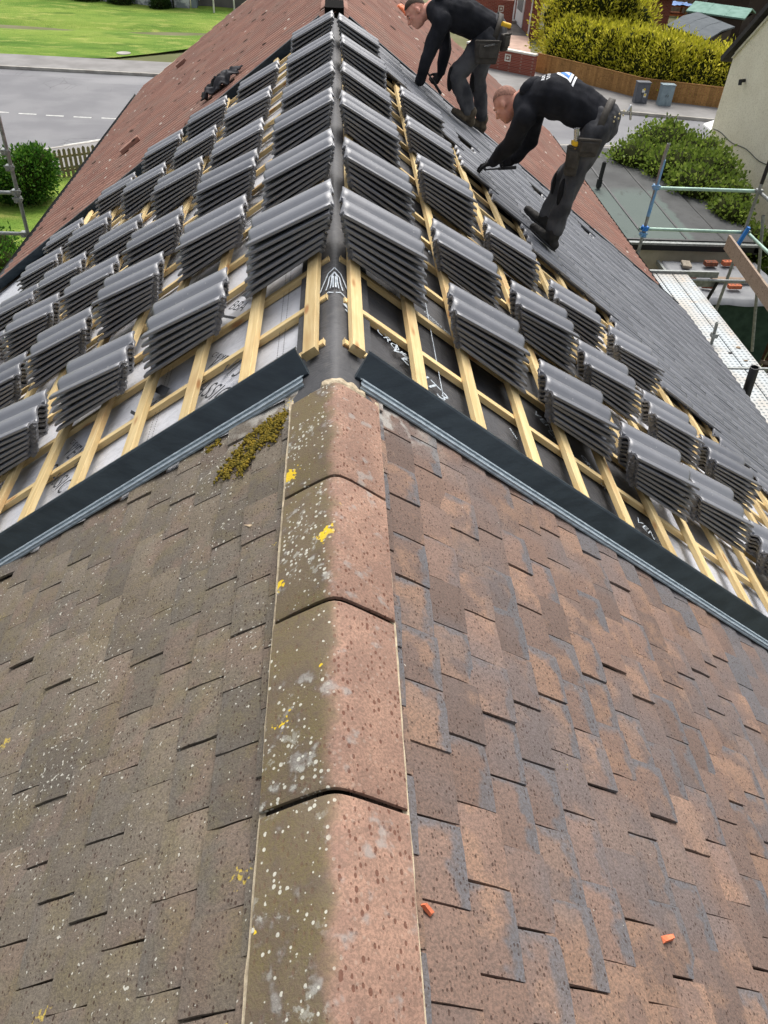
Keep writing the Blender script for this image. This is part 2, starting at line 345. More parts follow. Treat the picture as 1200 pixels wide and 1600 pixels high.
# kerb stones seen along the far side get their joints from short blocks
kb = MB()
for (x0, y0, x1, y1) in ((-16, 42.35, -8.3, 42.0), (13.07, 38.65, 17.7, 37.75)):
    n = int(math.hypot(x1 - x0, y1 - y0) / .92)
    for i in range(n):
        a = (x0 + (x1 - x0) * (i + .02) / n, y0 + (y1 - y0) * (i + .02) / n); b_ = (x0 + (x1 - x0) * (i + .98) / n, y0 + (y1 - y0) * (i + .98) / n)
        kb.bar((a[0], a[1] + .062, GZ + .075), (b_[0], b_[1] + .062, GZ + .075), .13, .11 + .01 * R())
tag(kb.obj('kerb_stones', M_kerb), kind='structure')
# dashed centre line
M_line = plain('road_paint', srgb(214, 214, 208), srgb(170, 170, 166), 6, .8, .2, .2, 30, world=True)
for i in range(9):
    x = -16.2 + i * 1.12
    y = 35.05 - (x + 13.6) * .055 + .06 * sin(i)
    b = MB(); b.add([(x, y - .05, GZ + .004), (x + .72, y - .09, GZ + .004), (x + .72, y + .02, GZ + .004), (x, y + .06, GZ + .004)], [(0, 1, 2, 3)])
    tag(b.obj('road_marking', M_line), kind='structure')
b = MB(); b.add([(-9.95, 30.75, GZ + .118), (-9.85, 30.66, GZ + .118), (-8.6, 31.62, GZ + .118), (-8.7, 31.7, GZ + .118)], [(0, 1, 2, 3)]); tag(b.obj('road_marking', M_line), kind='structure')
# grass banks (gently uneven sheet)
def terrain(name, x0, x1, y0, y1, nx, ny, fz, mat, clip=None):
    vs = []; fs = []
    for j in range(ny + 1):
        for i in range(nx + 1):
            x = x0 + (x1 - x0) * i / nx; y = y0 + (y1 - y0) * j / ny
            yy = y if clip is None else max(y, clip(x)); vs.append((x, yy, fz(x, yy)))
    for j in range(ny):
        for i in range(nx): a = j * (nx + 1) + i; fs.append((a, a + 1, a + nx + 2, a + nx + 1))
    b = MB(); b.add(vs, fs, True); return tag(b.obj(name, mat), kind='structure')
def gz(x, y):
    d = max(0, y - 46); return GZ + .06 + .09 * noise.noise(Vector((x * .3, y * .3, 0))) * min(1, d) + .02 * d - .25 * math.exp(-((y - 52.5 - .12 * (x + 9) - .012 * (x + 9) ** 2) / .9) ** 2) * min(1, d)
terrain('grass_field', -70, -3, 45.0, 59.5, 90, 50, gz, M_grass, lambda x: 45.1 if x < -11.6 else 45.1 + (x + 11.6) * .72)

# ------------------------------------------------------------------ foreground: old plain-tiled roof
old = thing('old_plain_tile_roof', (0, 1, -2), 'old brown plain tiled roof with lichen in the foreground', 'roof')
def slab_mesh(name, L, W, T, camber, seed, jag=.0015):
    rr = random.Random(seed); nx, ny = 4, 3
    vs = []; fs = []
    for lay in (0, 1):
        for i in range(nx + 1):
            for j in range(ny + 1):
                x = -L / 2 + L * i / nx; y = -W / 2 + W * j / ny
                if i in (0, nx): x += rr.uniform(-jag, jag) * 1.3
                if j in (0, ny): y += rr.uniform(-jag, jag)
                z = camber * (1 - (2 * y / W) ** 2) + camber * .8 * (1 - (2 * x / L) ** 2)
                e = .0025 if lay and (i in (0, nx) or j in (0, ny)) else 0
                vs.append((x, y, z + (T if lay else 0) - e))
    n1 = (nx + 1) * (ny + 1); ix = lambda l, i, j: l * n1 + i * (ny + 1) + j
    for i in range(nx):
        for j in range(ny):
            fs.append((ix(1, i, j), ix(1, i + 1, j), ix(1, i + 1, j + 1), ix(1, i, j + 1)))
    for i in range(nx):
        fs.append((ix(0, i, 0), ix(0, i + 1, 0), ix(1, i + 1, 0), ix(1, i, 0))); fs.append((ix(0, i + 1, ny), ix(0, i, ny), ix(1, i, ny), ix(1, i + 1, ny)))
    for j in range(ny):
        fs.append((ix(0, 0, j + 1), ix(0, 0, j), ix(1, 0, j), ix(1, 0, j + 1))); fs.append((ix(0, nx, j), ix(0, nx, j + 1), ix(1, nx, j + 1), ix(1, nx, j)))
    b = MB(); b.add(vs, fs); return b.mesh(name)
PW, PG = .1615, .1175
protoL = [slab_mesh('plain_tile', .15, PW - .004, .012, .0022, i) for i in range(6)]
protoR = [slab_mesh('plain_tile', .15, PW - .004, .012, .0022, 20 + i) for i in range(6)]
for me in protoL: me.materials.append(M_oldL)
for me in protoR: me.materials.append(M_oldR)
spots = []
for side, smax in ((1, 3.5), (-1, 2.6)):
    nc = int((smax - .10) / PG)
    for c in range(nc):
        s = .125 + c * PG
        sag = .006 * sin(s * 2.1 + side)
        off = (PW / 2 if c % 2 else 0) + .012 * sin(c * 2.3)
        Y = -.25 + off
        while Y < 2.2:
            lift = abs(random.gauss(0, .0036)) + (.013 if R() < .09 else 0)
            Mx = rm(side, s + U(-.003, .003), Y + U(-.002, .002), -.026 + lift * .5 + .006 * noise.noise(Vector((s * 3, Y * 3, side))) , U(-.012, .012), -.088 + U(-.012, .012), random.gauss(0, .014) + side * .006)
            z, p = seen(Mx.translation)
            vis = z > 0 and -90 < p[0] < 1290 and 500 < p[1] < 1720
            spots.append((z if vis else 50 + z, side, Mx, Y)); Y += PW
spots = [q for q in spots if q[3] < 2.185]
spots.sort(key=lambda q: q[0])
rest = {1: (MB(), []), -1: (MB(), [])}
for i, (z, side, Mx, Y) in enumerate(spots):
    me = random.choice(protoL if side < 0 else protoR)
    if i < 300: link('plain_tile', me, None, old, Mx)
    else:
        b, rv = rest[side]; n0 = len(b.f); b.add([tuple(v.co) for v in me.vertices], [tuple(p.vertices) for p in me.polygons], False, Mx); rv += [R()] * (len(b.f) - n0)
for side in (1, -1):
    b, rv = rest[side]; me = b.mesh('tile_field'); setrnd(me, rv)
    tag(link('tile_field', me, M_oldR if side > 0 else M_oldL, old), kind='stuff')
# roof deck below the old tiles, down to eaves, and the wall under it
def deck(parent, y0, y1, smax, o, mat, name, sides=(1, -1), th=.03):
    b = MB()
    for sd in sides:
        e = smax[0 if sd < 0 else 1]; f0 = y0 if callable(y0) else (lambda a, c: y0); f1 = y1 if callable(y1) else (lambda a, c: y1)
        p = [rp(sd, 0, f0(sd, 0), o), rp(sd, e, f0(sd, e), o), rp(sd, e, f1(sd, e), o), rp(sd, 0, f1(sd, 0), o)]
        q = [v - Vector((0, 0, th)) for v in p]
        b.add(p + q, [(0, 1, 2, 3), (7, 6, 5, 4), (0, 4, 5, 1), (1, 5, 6, 2), (2, 6, 7, 3)])
    return b.obj(name, mat, parent)
M_deck = plain('dark_deck', srgb(60, 52, 46), srgb(50, 44, 40), 10, .9, .1, .2)
deck(old, -3.0, 2.2, (4.5, 5.6), -.055, M_deck, 'roof_deck')
M_harl = plain('roughcast', srgb(198, 190, 170), srgb(178, 170, 150), 3, .95, .1, .7, 60, world=True, bd=.02)
def house_walls(parent, y0, y1, mat):
    b = MB(); b.box((-3.5, y0, GZ - .1), (4.35, y1, -3.42)); return b.obj('wall', mat, parent)
house_walls(old, -3, 2.2, M_harl)
# ridge tiles
def ridge_mesh(name, L, wing, T, r, seed, droop=0, amp=.002):
    rr = random.Random(seed); ts = [-wing + 2 * wing * i / 22 for i in range(23)]; ys = [-L / 2 + .003, -L / 2 + .012, 0, L / 2 - .012, L / 2 - .003]
    vs = []; fs = []
    for lay in (1, 0):
        for y in ys:
            for t in ts:
                a = sqrt(t * t + r * r) - r * .5
                e = .004 if lay and abs(y) > L / 2 - .006 else 0
                vs.append((t * CT, y, -a * ST - (0 if lay else T) - e + amp * noise.noise(Vector((t * 9, y * 5, seed)))))
    n = len(ts); m_ = len(ys); ix = lambda l, j, i: (l * m_ + j) * n + i
    for j in range(m_ - 1):
        for i in range(n - 1):
            fs.append((ix(0, j, i), ix(0, j, i + 1), ix(0, j + 1, i + 1), ix(0, j + 1, i)))
            fs.append((ix(1, j, i), ix(1, j + 1, i), ix(1, j + 1, i + 1), ix(1, j, i + 1)))
        fs.append((ix(0, j, 0), ix(0, j + 1, 0), ix(1, j + 1, 0), ix(1, j, 0))); fs.append((ix(0, j + 1, n - 1), ix(0, j, n - 1), ix(1, j, n - 1), ix(1, j + 1, n - 1)))
    for i in range(n - 1):
        fs.append((ix(0, 0, i + 1), ix(0, 0, i), ix(1, 0, i), ix(1, 0, i + 1))); fs.append((ix(0, m_ - 1, i), ix(0, m_ - 1, i + 1), ix(1, m_ - 1, i + 1), ix(1, m_ - 1, i)))
    b = MB(); b.add(vs, fs, True); me = b.mesh(name)
    return me
for i, (y0, y1) in enumerate(((-.66, -.21), (-.206, .247), (.251, .702), (.706, 1.161), (1.165, 1.599), (1.609, 2.075))):
    me = ridge_mesh('ridge_tile', y1 - y0, .170, .014, .026, i)
    o = link('ridge_tile', me, M_ridge, old, Matrix.Translation((U(-.003, .003), (y0 + y1) / 2, .016 + U(-.003, .003))) @ Matrix.Rotation(U(-.006, .006), 4, 'Y') @ Matrix.Rotation(-.006, 4, 'X'))
    md = o.modifiers.new('edge', 'EDGE_SPLIT'); md.split_angle = radians(50)
for side in (1, -1):
    b = MB(); n = 70; vs = []
    for i in range(n + 1):
        Y = -.6 + 2.7 * i / n; s0 = .168 + .005 * noise.noise(Vector((Y * 6, side, 0))) + .002 * noise.noise(Vector((Y * 40, side, 0))); wv = max(-.006, .020 * noise.noise(Vector((Y * 4.2, side * 3, 2))) + .004 * noise.noise(Vector((Y * 35, side, 1))) - .003)
        vs += [rp(side, s0 - .012, Y, .004), rp(side, s0 + .002, Y, .006 + .002 * R()), rp(side, s0 + wv + .007, Y, -.014)]
    fs = [(3 * i + k, 3 * i + 3 + k, 3 * i + 4 + k, 3 * i + 1 + k) for i in range(n) for k in (0, 1)]
    b.add(vs, fs); b.obj('mortar_bed', M_mortar, old)
# broken mortar at the end of the ridge and torn grey flashing on the right
b = MB(); vs = []; fs = []
for i in range(29):
    t = -.05 + .17 * i / 28; a = sqrt(t * t + .026 ** 2) - .013; sd_ = 1 if t > 0 else -1
    for j in range(5):
        q = j / 4; up_ = .016 * sin(pi * q) ** .6; e = .012 * noise.noise(Vector((t * 22, j, 3)))
        vs.append((t * CT + sd_ * up_ * .3, 2.066 + .055 * q + e * 1.4, -a * ST + .006 + up_ * .8 - .020 * q + e * .5 - (.02 if i in (0, 28) else 0)))
for i in range(28):
    for j in range(4): a = i * 5 + j; fs.append((a, a + 5, a + 6, a + 1))
b.add(vs, fs); b.obj('mortar_bed', M_mortar, old)
# moss on the left of the ridge, and loose scraps of mortar lying on the tiles
def clump(name, cs, mat, n, spread, r0, r1, label, cat, parent=None, kind='stuff'):
    b = MB()
    for i in range(n):
        c0 = random.choice(cs); s = c0[0] + random.gauss(0, spread); Y = c0[1] + random.gauss(0, spread); r = U(r0, r1)
        b.ell(rp(-1, s, Y, -.004 + r * .3), (r, r * U(.7, 1.2), r * U(.5, 1)), None, 6, 4)
    o = b.obj(name, mat, parent); tag(o, label, cat, kind=kind); return o
clump('moss', [(.35, 1.93), (.33, 1.96), (.30, 1.99), (.27, 2.0), (.24, 2.03), (.22, 2.06), (.2, 2.05), (.27, 2.06), (.36, 1.9), (.38, 2.0), (.34, 2.04), (.41, 1.96), (.30, 2.07), (.24, 1.98), (.43, 1.93), (.51, 2.135)], M_moss, 950, .017, .002, .0065, 'clump of yellow green moss beside the old ridge tiles', 'moss')
M_scrap = plain('scrap', srgb(178, 160, 134), srgb(150, 130, 110), 40, .9, .1, .4)
for i, (sd, px, lab) in enumerate(((-1, (.295, 1.60), 'small pale splinter of mortar lying left of the ridge tiles'), (1, (.93, .63), 'small orange tile chip lying on the right slope near the bottom'), (1, (.205, .545), 'tiny orange chip beside the ridge mortar line'))):
    b = MB(); q = 1 if i != 2 else .6
    b.add([(-.024 * q, -.006 * q, 0), (.02 * q, -.009 * q, 0), (.026 * q, .004 * q, 0), (-.018 * q, .009 * q, 0), (-.02 * q, -.004 * q, .008), (.016 * q, -.005 * q, .011), (.02 * q, .003 * q, .009), (-.014 * q, .006 * q, .006)], [(3, 2, 1, 0), (4, 5, 6, 7), (0, 1, 5, 4), (1, 2, 6, 5), (2, 3, 7, 6), (3, 0, 4, 7)])
    o = b.obj('mortar_splinter' if i == 0 else 'tile_chip', M_scrap if i == 0 else plain('orange_chip', srgb(224, 130, 96), srgb(200, 108, 76), 40, .9, .1, .3), None, rm(sd, px[0], px[1], -.008, U(0, 3)))
    tag(o, lab, 'debris')

# ------------------------------------------------------------------ stripped roof being re-tiled
YA, YB = 2.2, 8.42
def YF(side, s): return 8.5 + .17 * side * s * CT
new = thing('stripped_roof', (0, 5, -2), 'stripped roof with battens and membrane being re-tiled in dark grey', 'roof')
house_walls(new, 2.204, YB, M_harl)
EL, ER = 4.45, 5.45
def sheet_on(side, s0, s1, y0, y1, o, mat, name, nx=30, ny=60, amp=.006):
    vs = []; fs = []
    for i in range(nx + 1):
        for j in range(ny + 1):
            s = s0 + (s1 - s0) * i / nx; Y = y0 + ((YF(side, s) if y1 is None else y1) - y0) * j / ny
            sag = -.009 * abs(sin(pi * (Y - 2.36) / .345)) - .003
            vs.append(rp(side, s, Y, o + sag + amp * noise.noise(Vector((s * 4, Y * 4, side * 7)))))
    for i in range(nx):
        for j in range(ny):
            a = i * (ny + 1) + j; f = (a, a + ny + 1, a + ny + 2, a + 1); fs.append(f if side > 0 else f[::-1])
    b = MB(); b.add(vs, fs, True); return b.obj(name, mat, new)
sheet_on(-1, .13, 2.0, YA, None, -.022, M_memL, 'membrane_sheet')
sheet_on(-1, 1.92, EL + .15, YA, None, -.030, M_memL, 'membrane_sheet')
sheet_on(1, .13, 1.98, YA, None, -.022, M_memD, 'membrane_sheet')
sheet_on(1, 1.9, ER, YA, None, -.030, M_memL, 'membrane_sheet')
deck(new, YA + .004, lambda a, c: YF(a, c) - .01, (EL, ER), -.075, M_deck, 'roof_deck')
# dark membrane folded over the ridge
b = MB(); vs = []; fs = []; n = 16; m_ = 70
for j in range(m_ + 1):
    Y = 2.06 + (YB - 2.06) * j / m_
    for i in range(n + 1):
        t = -.165 + .33 * i / n; a = sqrt(t * t + .02 ** 2) - .01
        vs.append((t * CT, Y, -a * ST - .010 + .004 * noise.noise(Vector((t * 8, Y * 4, 3)))))
for j in range(m_):
    for i in range(n): a = j * (n + 1) + i; fs.append((a, a + 1, a + n + 2, a + n + 1))
b.add(vs, fs, True); b.obj('ridge_membrane', M_memD, new)
# battens
GA = .291
def batten(side, p0, p1, wd, ht, o, name):
    s0, y0 = p0; s1, y1 = p1
    L = math.hypot(s1 - s0, y1 - y0); b = MB(); N = max(2, int(L / .35)); vs = []; fs = []
    for i in range(N + 1):
        x = -L / 2 + L * i / N; wob = .004 * noise.noise(Vector((x * 1.3, s0 * 5 + y0, side))); wz = .002 * noise.noise(Vector((x * 2, s0 * 9 + y0, side + 5)))
        for y, z in ((-wd / 2, 0), (wd / 2, 0), (wd / 2, ht), (-wd / 2, ht)): vs.append((x, y + wob, z + wz))
    for i in range(N):
        for k in range(4): fs.append((4 * i + k, 4 * i + 4 + k, 4 * i + 4 + (k + 1) % 4, 4 * i + (k + 1) % 4)[::-1])
    fs += [(0, 1, 2, 3)[::-1][::-1], (4 * N + 3, 4 * N + 2, 4 * N + 1, 4 * N)]
    b.add(vs, [f[::-1] for f in fs]); me = b.mesh(name)
    ang = atan2((y1 - y0) * side, s1 - s0)
    return link(name, me, M_timber, new, rm(side, (s0 + s1) / 2, (y0 + y1) / 2, o, ang), .0025)
for side, smax in ((-1, 3.3), (1, ER - .1)):
    k = 0
    while .085 + GA * k < smax:
        s = .085 + GA * k + U(-.008, .008)
        batten(side, (s, 2.30 + U(-.02, .03)), (s + U(-.01, .01), YF(side, s) - .1), .052, .027, .006, 'tile_batten'); k += 1
    for k in range(18):
        Y = 2.36 + .345 * k + U(-.02, .02)
        if Y < YB - .1: batten(side, ((.04 if k < 3 else .085) + U(-.015, .01), Y), (smax + .05, Y + U(-.012, .012)), .034, .026, -.021, 'counter_batten')
# verge trims with the grey soaker below the near ones
def verge(side, Y, s0, s1, near):
    b = MB(); d = 1 if near else -1; n = 24; vs = []
    prof = [(-.018, -.014), (-.020, .004), (.030, .074), (.036, .079), (.050, .076), (.050, .070), (.038, .071), (-.006, -.014)]
    for i in range(n + 1):
        s = s0 + (s1 - s0) * i / n; wv = .005 * noise.noise(Vector((s * 1.1, side, Y)))
        for y, o in prof: vs.append(rp(side, s, (Y if near else YF(side, s)) + d * y + wv, o + wv * .5))
    m_ = len(prof); fs = []
    for i in range(n):
        for k in range(m_): fs.append((i * m_ + k, (i + 1) * m_ + k, (i + 1) * m_ + (k + 1) % m_, i * m_ + (k + 1) % m_))
    fs += [tuple(range(m_)), tuple(range(n * m_, n * m_ + m_))]
    b.add(vs, fs); t = b.obj('verge_trim', M_trim, new)
    if near:
        b = MB(); vs = []; prof = [(-.004, .004), (-.018, .006), (-.019, .013), (-.030, .013), (-.031, .007), (-.048, .006), (-.049, .009), (-.054, .009), (-.055, .003), (-.060, .000), (-.060, -.006)]
        for i in range(n + 1):
            s = s0 + .015 + (s1 - s0) * i / n; wv = .004 * noise.noise(Vector((s * 1.7, side, 4)))
            for y, o in prof: vs.append(rp(side, s, Y + y - .016 + wv, o + .004))
        m_ = len(prof); b.add(vs, [(i * m_ + k, (i + 1) * m_ + k, (i + 1) * m_ + k + 1, i * m_ + k + 1) for i in range(n) for k in range(m_ - 1)])
        b.obj('soaker', M_alu, t)
verge(1, 2.205, .085, 3.6, True); verge(-1, 2.24, .105, 2.7, True)
verge(1, YB, .12, ER + .1, False); verge(-1, YB, .12, EL + .1, False)
# gutter and fascia of this roof, left eave
b = MB(); b.bar(rp(-1, EL + .2, YA, -.03), rp(-1, EL + .2, YB + .6, -.03), .1, .05); b.obj('gutter', M_black, new)
# printed lettering on the membranes
def text_mesh(body, size, shear=0, extr=.0):
    cu = bpy.data.curves.new('t', 'FONT'); cu.body = body; cu.size = size; cu.align_x = 'LEFT'; cu.shear = shear; cu.resolution_u = 3
    cu.space_character = 1.02
    o = bpy.data.objects.new('t', cu); col.objects.link(o); dg = bpy.context.evaluated_depsgraph_get()
    me = bpy.data.meshes.new_from_object(o.evaluated_get(dg)); bpy.data.objects.remove(o); me.name = 'print'; return me
def print_on(side, s, Y, ang, body, size, mat, shear=0, o=-.0095, sx=1.0):
    """ang: direction of the baseline in the slope's own plan (0 = towards +Y's right hand)"""
    me = text_mesh(body, size, shear)
    # right-handed frame with x = to the right as seen from above facing +Y
    xr = Vector((CT, 0, -ST)) if side > 0 else Vector((CT, 0, ST)); yv = Vector((0, 1, 0)); n = xr.cross(yv)
    M = Matrix((xr, yv, n)).transposed().to_4x4() @ Matrix.Rotation(ang, 4, 'Z') @ Matrix.Diagonal((sx, 1, 1, 1)); M.translation = rp(side, s, Y, o)
    return link('printed_lettering', me, mat, new, M)
A_ = radians(-53)
for (s, Y) in ((.66, 2.80), (1.52, 2.86), (.66, 4.3), (1.52, 4.4), (.66, 5.8), (1.52, 5.9), (2.5, 3.6), (2.5, 5.2)):
    print_on(-1, s, Y, A_, 'VENT3', .125, M_ink, .3, sx=.85)
    print_on(-1, s + .10, Y - .075, A_, 'CLASSIC', .118, M_ink, .3, sx=.80)
    print_on(-1, s - .02, Y + .07, A_, 'CROMAR', .042, M_ink, .1)
for (s, Y) in ((.60, 3.25), (1.05, 2.86), (.60, 4.75), (1.45, 3.6), (.6, 6.2)):
    print_on(-1, s, Y, A_, 'BBA', .085, M_ink, .2)
    b = MB(); b.add([(-.02, -.035, 0), (.19, -.035, 0), (.17, -.05, 0), (0, -.05, 0), (0, .085, 0), (.17, .085, 0), (.15, .13, 0), (.03, .13, 0)], [(0, 3, 2, 1), (4, 5, 6, 7)])
    xr = Vector((CT, 0, ST)); yv = Vector((0, 1, 0)); M = Matrix((xr, yv, xr.cross(yv))).transposed().to_4x4() @ Matrix.Rotation(A_, 4, 'Z'); M.translation = rp(-1, s, Y, -.0095)
    b.obj('printed_logo', M_ink, new, M)
for (s, Y, t, z, a) in ((.20, 2.66, 'CROMAR', .055, -30), (.26, 2.60, 'VENT3', .10, -30), (.50, 3.16, 'CROMAR VENT3', .026, -22), (.51, 3.13, 'HIGH PERFORMANCE', .02, -22), (.52, 3.10, 'MEMBRANE', .02, -22), (1.13, 2.92, 'VENT3', .07, -35), (1.2, 2.83, 'CLASSIC', .055, -35), (1.42, 2.82, 'CROMAR', .05, -60), (.9, 2.6, 'www', .03, -60), (1.7, 2.55, 'VENT3', .07, -35), (.62, 4.0, 'CROMAR', .05, -30)):
    print_on(1, s, Y, radians(a), t, z, M_white_ink, .15, -.012)
# dashed lap lines
for s0 in (.235, .262):
    b = MB()
    for i in range(150):
        Y = 2.26 + i * .0165; b.add([rp(-1, s0, Y, -.010), rp(-1, s0 + .0035, Y, -.010), rp(-1, s0 + .0035, Y + .009, -.010), rp(-1, s0, Y + .009, -.010)], [(0, 3, 2, 1)])
    b.obj('lap_line', M_ink, new)
for s0 in (.88, .905):
    b = MB()
    for i in range(120):
        Y = 2.26 + i * .0165; b.add([rp(-1, s0, Y, -.010), rp(-1, s0 + .0035, Y, -.010), rp(-1, s0 + .0035, Y + .009, -.010), rp(-1, s0, Y + .009, -.010)], [(0, 3, 2, 1)])
    b.obj('lap_line', M_ink, new)
for s0 in (.52, .74, 1.3):
    b = MB(); b.add([rp(1, s0, 2.25, -.012), rp(1, s0 + .004, 2.25, -.012), rp(1, s0 + .02, YB, -.012), rp(1, s0 + .016, YB, -.012)], [(0, 1, 2, 3)]); b.obj('lap_line', M_white_ink, new)
# emblem folded over the ridge membrane
b = MB()
def stroke(pts, wd):
    for (t0, y0), (t1, y1) in zip(pts, pts[1:]):
        d = Vector((t1 - t0, y1 - y0)).normalized(); nn = Vector((-d.y, d.x)) * wd / 2
        q = [(t0 - nn.x, y0 - nn.y), (t0 + nn.x, y0 + nn.y), (t1 + nn.x, y1 + nn.y), (t1 - nn.x, y1 - nn.y)]
        b.add([(t * CT, y, -(sqrt(t * t + 4e-4) - .01) * ST - .0015) for t, y in q], [(0, 3, 2, 1)])
stroke([(-.075, 2.70), (-.082, 2.72), (-.03, 2.90), (0, 2.935), (.03, 2.90), (.082, 2.72), (.075, 2.70), (.03, 2.735), (-.03, 2.735), (-.075, 2.70)], .006)
for k in (-.04, -.02, .02, .04): stroke([(k, 2.76), (k * .75, 2.80), (k * .6, 2.86), (0, 2.895)], .006)
stroke([(-.006, 2.76), (-.006, 2.86)], .007); stroke([(.006, 2.76), (.006, 2.86)], .007)
stroke([(.045, 2.66), (.085, 2.62)], .02); stroke([(.05, 2.62), (.09, 2.58)], .008)
b.obj('printed_emblem', M_white_ink, new)

# ------------------------------------------------------------------ new grey tiles
TL_, TW_ = .385, .305
def prof(v):
    # two broad rolls with rounded valleys, raised lap edge
    x = v / .1675
    return .0155 * cos(2 * pi * v / .1375) - .0035 * cos(4 * pi * v / .1375)
def grey_mesh(name, seed, nseg=22):
    rr = random.Random(seed); T = .0105; vs = []; fs = []; us = (-TL_ / 2, -TL_ / 2 + .03, 0, TL_ / 2 - .012, TL_ / 2)
    for lay in (1, 0):
        for a, u in enumerate(us):
            for j in range(nseg + 1):
                v = -TW_ / 2 + TW_ * j / nseg
                z = prof(v) + (T if lay else 0)
                if lay == 0 and (a in (0, 1)): z -= .0
                if lay == 1 and a == 4: z -= .003
                uu = u + (rr.uniform(-.0015, .0015) if a in (0, 4) else 0)
                vs.append((uu, v, z))
    n = nseg + 1; m_ = len(us); ix = lambda l, a, j: (l * m_ + a) * n + j
    top = []; 
    for a in range(m_ - 1):
        for j in range(nseg):
            top.append((ix(0, a, j), ix(0, a + 1, j), ix(0, a + 1, j + 1), ix(0, a, j + 1))); top.append((ix(1, a, j), ix(1, a, j + 1), ix(1, a + 1, j + 1), ix(1, a + 1, j)))
    for a in range(m_ - 1):
        fs += [(ix(1, a, 0), ix(1, a + 1, 0), ix(0, a + 1, 0), ix(0, a, 0)), (ix(0, a, nseg), ix(0, a + 1, nseg), ix(1, a + 1, nseg), ix(1, a, nseg))]
    for j in range(nseg):
        fs += [(ix(0, 0, j), ix(0, 0, j + 1), ix(1, 0, j + 1), ix(1, 0, j)), (ix(0, m_ - 1, j + 1), ix(0, m_ - 1, j), ix(1, m_ - 1, j), ix(1, m_ - 1, j + 1))]
    b = MB(); b.add(vs, fs); o = len(b.v); b.f += top; b.sm += [True] * len(top)
    # hanging nibs under the head
    for y in (-.09, .09): b.box((-TL_ / 2 + .004, y - .018, -.016), (-TL_ / 2 + .022, y + .018, .004))
    me = b.mesh(name); me.materials.append(M_grey); 
    return me
greys = [grey_mesh('grey_tile', i) for i in range(4)]
ordw = ['topmost', 'second', 'third', 'fourth', 'fifth', 'sixth', 'seventh', 'eighth', 'ninth']
cardw = ['first', 'second', 'third', 'fourth', 'fifth', 'sixth', 'seventh']
ROWS = {1: {0: [2.94, 3.78, 4.67, 5.6, 6.39, 7.18], 1: [2.83, 3.61, 4.57, 5.5, 6.38], 2: [2.75, 3.52, 4.51], 3: [2.69, 3.51, 4.31], 4: [2.8, 3.53, 4.3], 5: [2.72, 3.49]},
        -1: {0: [2.99, 3.84, 4.64, 5.46, 6.31, 7.22], 1: [2.87, 3.78, 4.43, 5.24, 6.1, 7.04], 2: [2.91, 3.75, 4.47, 5.48, 6.36, 7.14], 3: [2.86, 3.76, 4.5, 5.25, 6.3, 7.2], 4: [3.0, 3.79, 4.54, 5.27, 6.05, 7.1], 5: [3.9, 4.65, 5.43, 6.12, 6.87]}}
SC = {1: [-.07, .50, 1.04, 1.57, 2.15, 2.69], -1: [-.11, .44, 1.01, 1.55, 2.10, 2.68]}
GRP = 'dark grey roof tiles stacked on the battens'
for side in (1, -1):
    sn = 'right' if side > 0 else 'left'
    for c, ys in ROWS[side].items():
        for rrow, Yn in enumerate(ys):
            n = 6 if ((c + rrow) % 3) else (7 if rrow < 3 else 5)
            yc = Yn + .035 + TW_ / 2; rot0 = U(-.035, .035); sd0 = SC[side][c] + .128 + TL_ / 2 + U(-.012, .012); dy = U(-.003, .003)
            q7 = 6.0 / 6
            for k in range(n):           # k = 0 is the bottom tile
                h0 = .047 + .0185 * k; h1 = .052 + .0275 * k      # head and tail heights: the stack fans open down the slope
                Mx = rm(side, sd0 - k * .0215 + U(-.004, .004), yc + dy * k + U(-.007, .007), (h0 + h1) / 2 - .008, rot0 + U(-.022, .022), -(h1 - h0) / TL_ + U(-.005, .005), U(-.006, .006))
                o = link('roof_tile', random.choice(greys), None, None, Mx)
                d = n - 1 - k
                q = 'topmost grey tile of' if d == 0 else '%s grey tile down in' % ordw[d]
                tag(o, '%s the %s-slope stack %s from ridge, %s from near verge' % (q, sn, cardw[c], cardw[rrow]), 'roof tile', GRP)
# laid courses on the right slope
START = {1: 7.75, 2: 7.7, 3: 7.1, 4: 6.6, 5: 6.25, 6: 5.75, 7: 5.75, 8: 5.6, 9: 5.15, 10: 5.0, 11: 4.95, 12: 4.7, 13: 4.45, 14: 4.1, 15: 3.7, 16: 3.3, 17: 2.9, 18: 2.35}
CW = .275
hole = {(5, 5), (10, 12)}
for i, y0 in START.items():
    s = .085 + GA * i - .025 + TL_ / 2; yf = YF(1, s); j = int((y0 - 2) / CW)
    while 2 + CW * (j + 1) < yf + .12:
        Y = 2 + CW * (j + .5) + U(-.003, .003); j += 1
        if (i, j) in ((8, 23), (11, 24), (4, 20)): continue
        link('laid_tile', random.choice(greys), None, new, rm(side=1, s=s + U(-.003, .003), Y=Y, o=.046 + U(0, .002), rot=U(-.004, .004), tilt=-.022, roll=-.006))

# ------------------------------------------------------------------ the neighbour's red ribbed tile roof
red = thing('red_tiled_roof', (0, 12, -2), 'old red ribbed tile roof beyond the stripped section', 'roof')
YC = 16.6; RL, RR = 4.55, 5.35
def red_mesh(seed):
    W = .30; L = .36; vs = []; fs = []; pv = []
    for q in range(2):
        v0 = -W / 2 + q * W / 2; pv += [(v0, .0), (v0 + .05, .0), (v0 + .062, .022), (v0 + .085, .036), (v0 + .115, .036), (v0 + .138, .022)]
    pv.append((W / 2, .0)); n = len(pv)
    for u in (-L / 2, L / 2): vs += [(u, v, z) for v, z in pv]
    vs += [(L / 2, v, -.02) for v, z in pv]
    for j in range(n - 1): fs += [(j, n + j, n + j + 1, j + 1), (n + j, 2 * n + j, 2 * n + j + 1, n + j + 1)]
    b = MB(); b.add(vs, fs); me = b.mesh('red_tile'); me.materials.append(M_red); return me
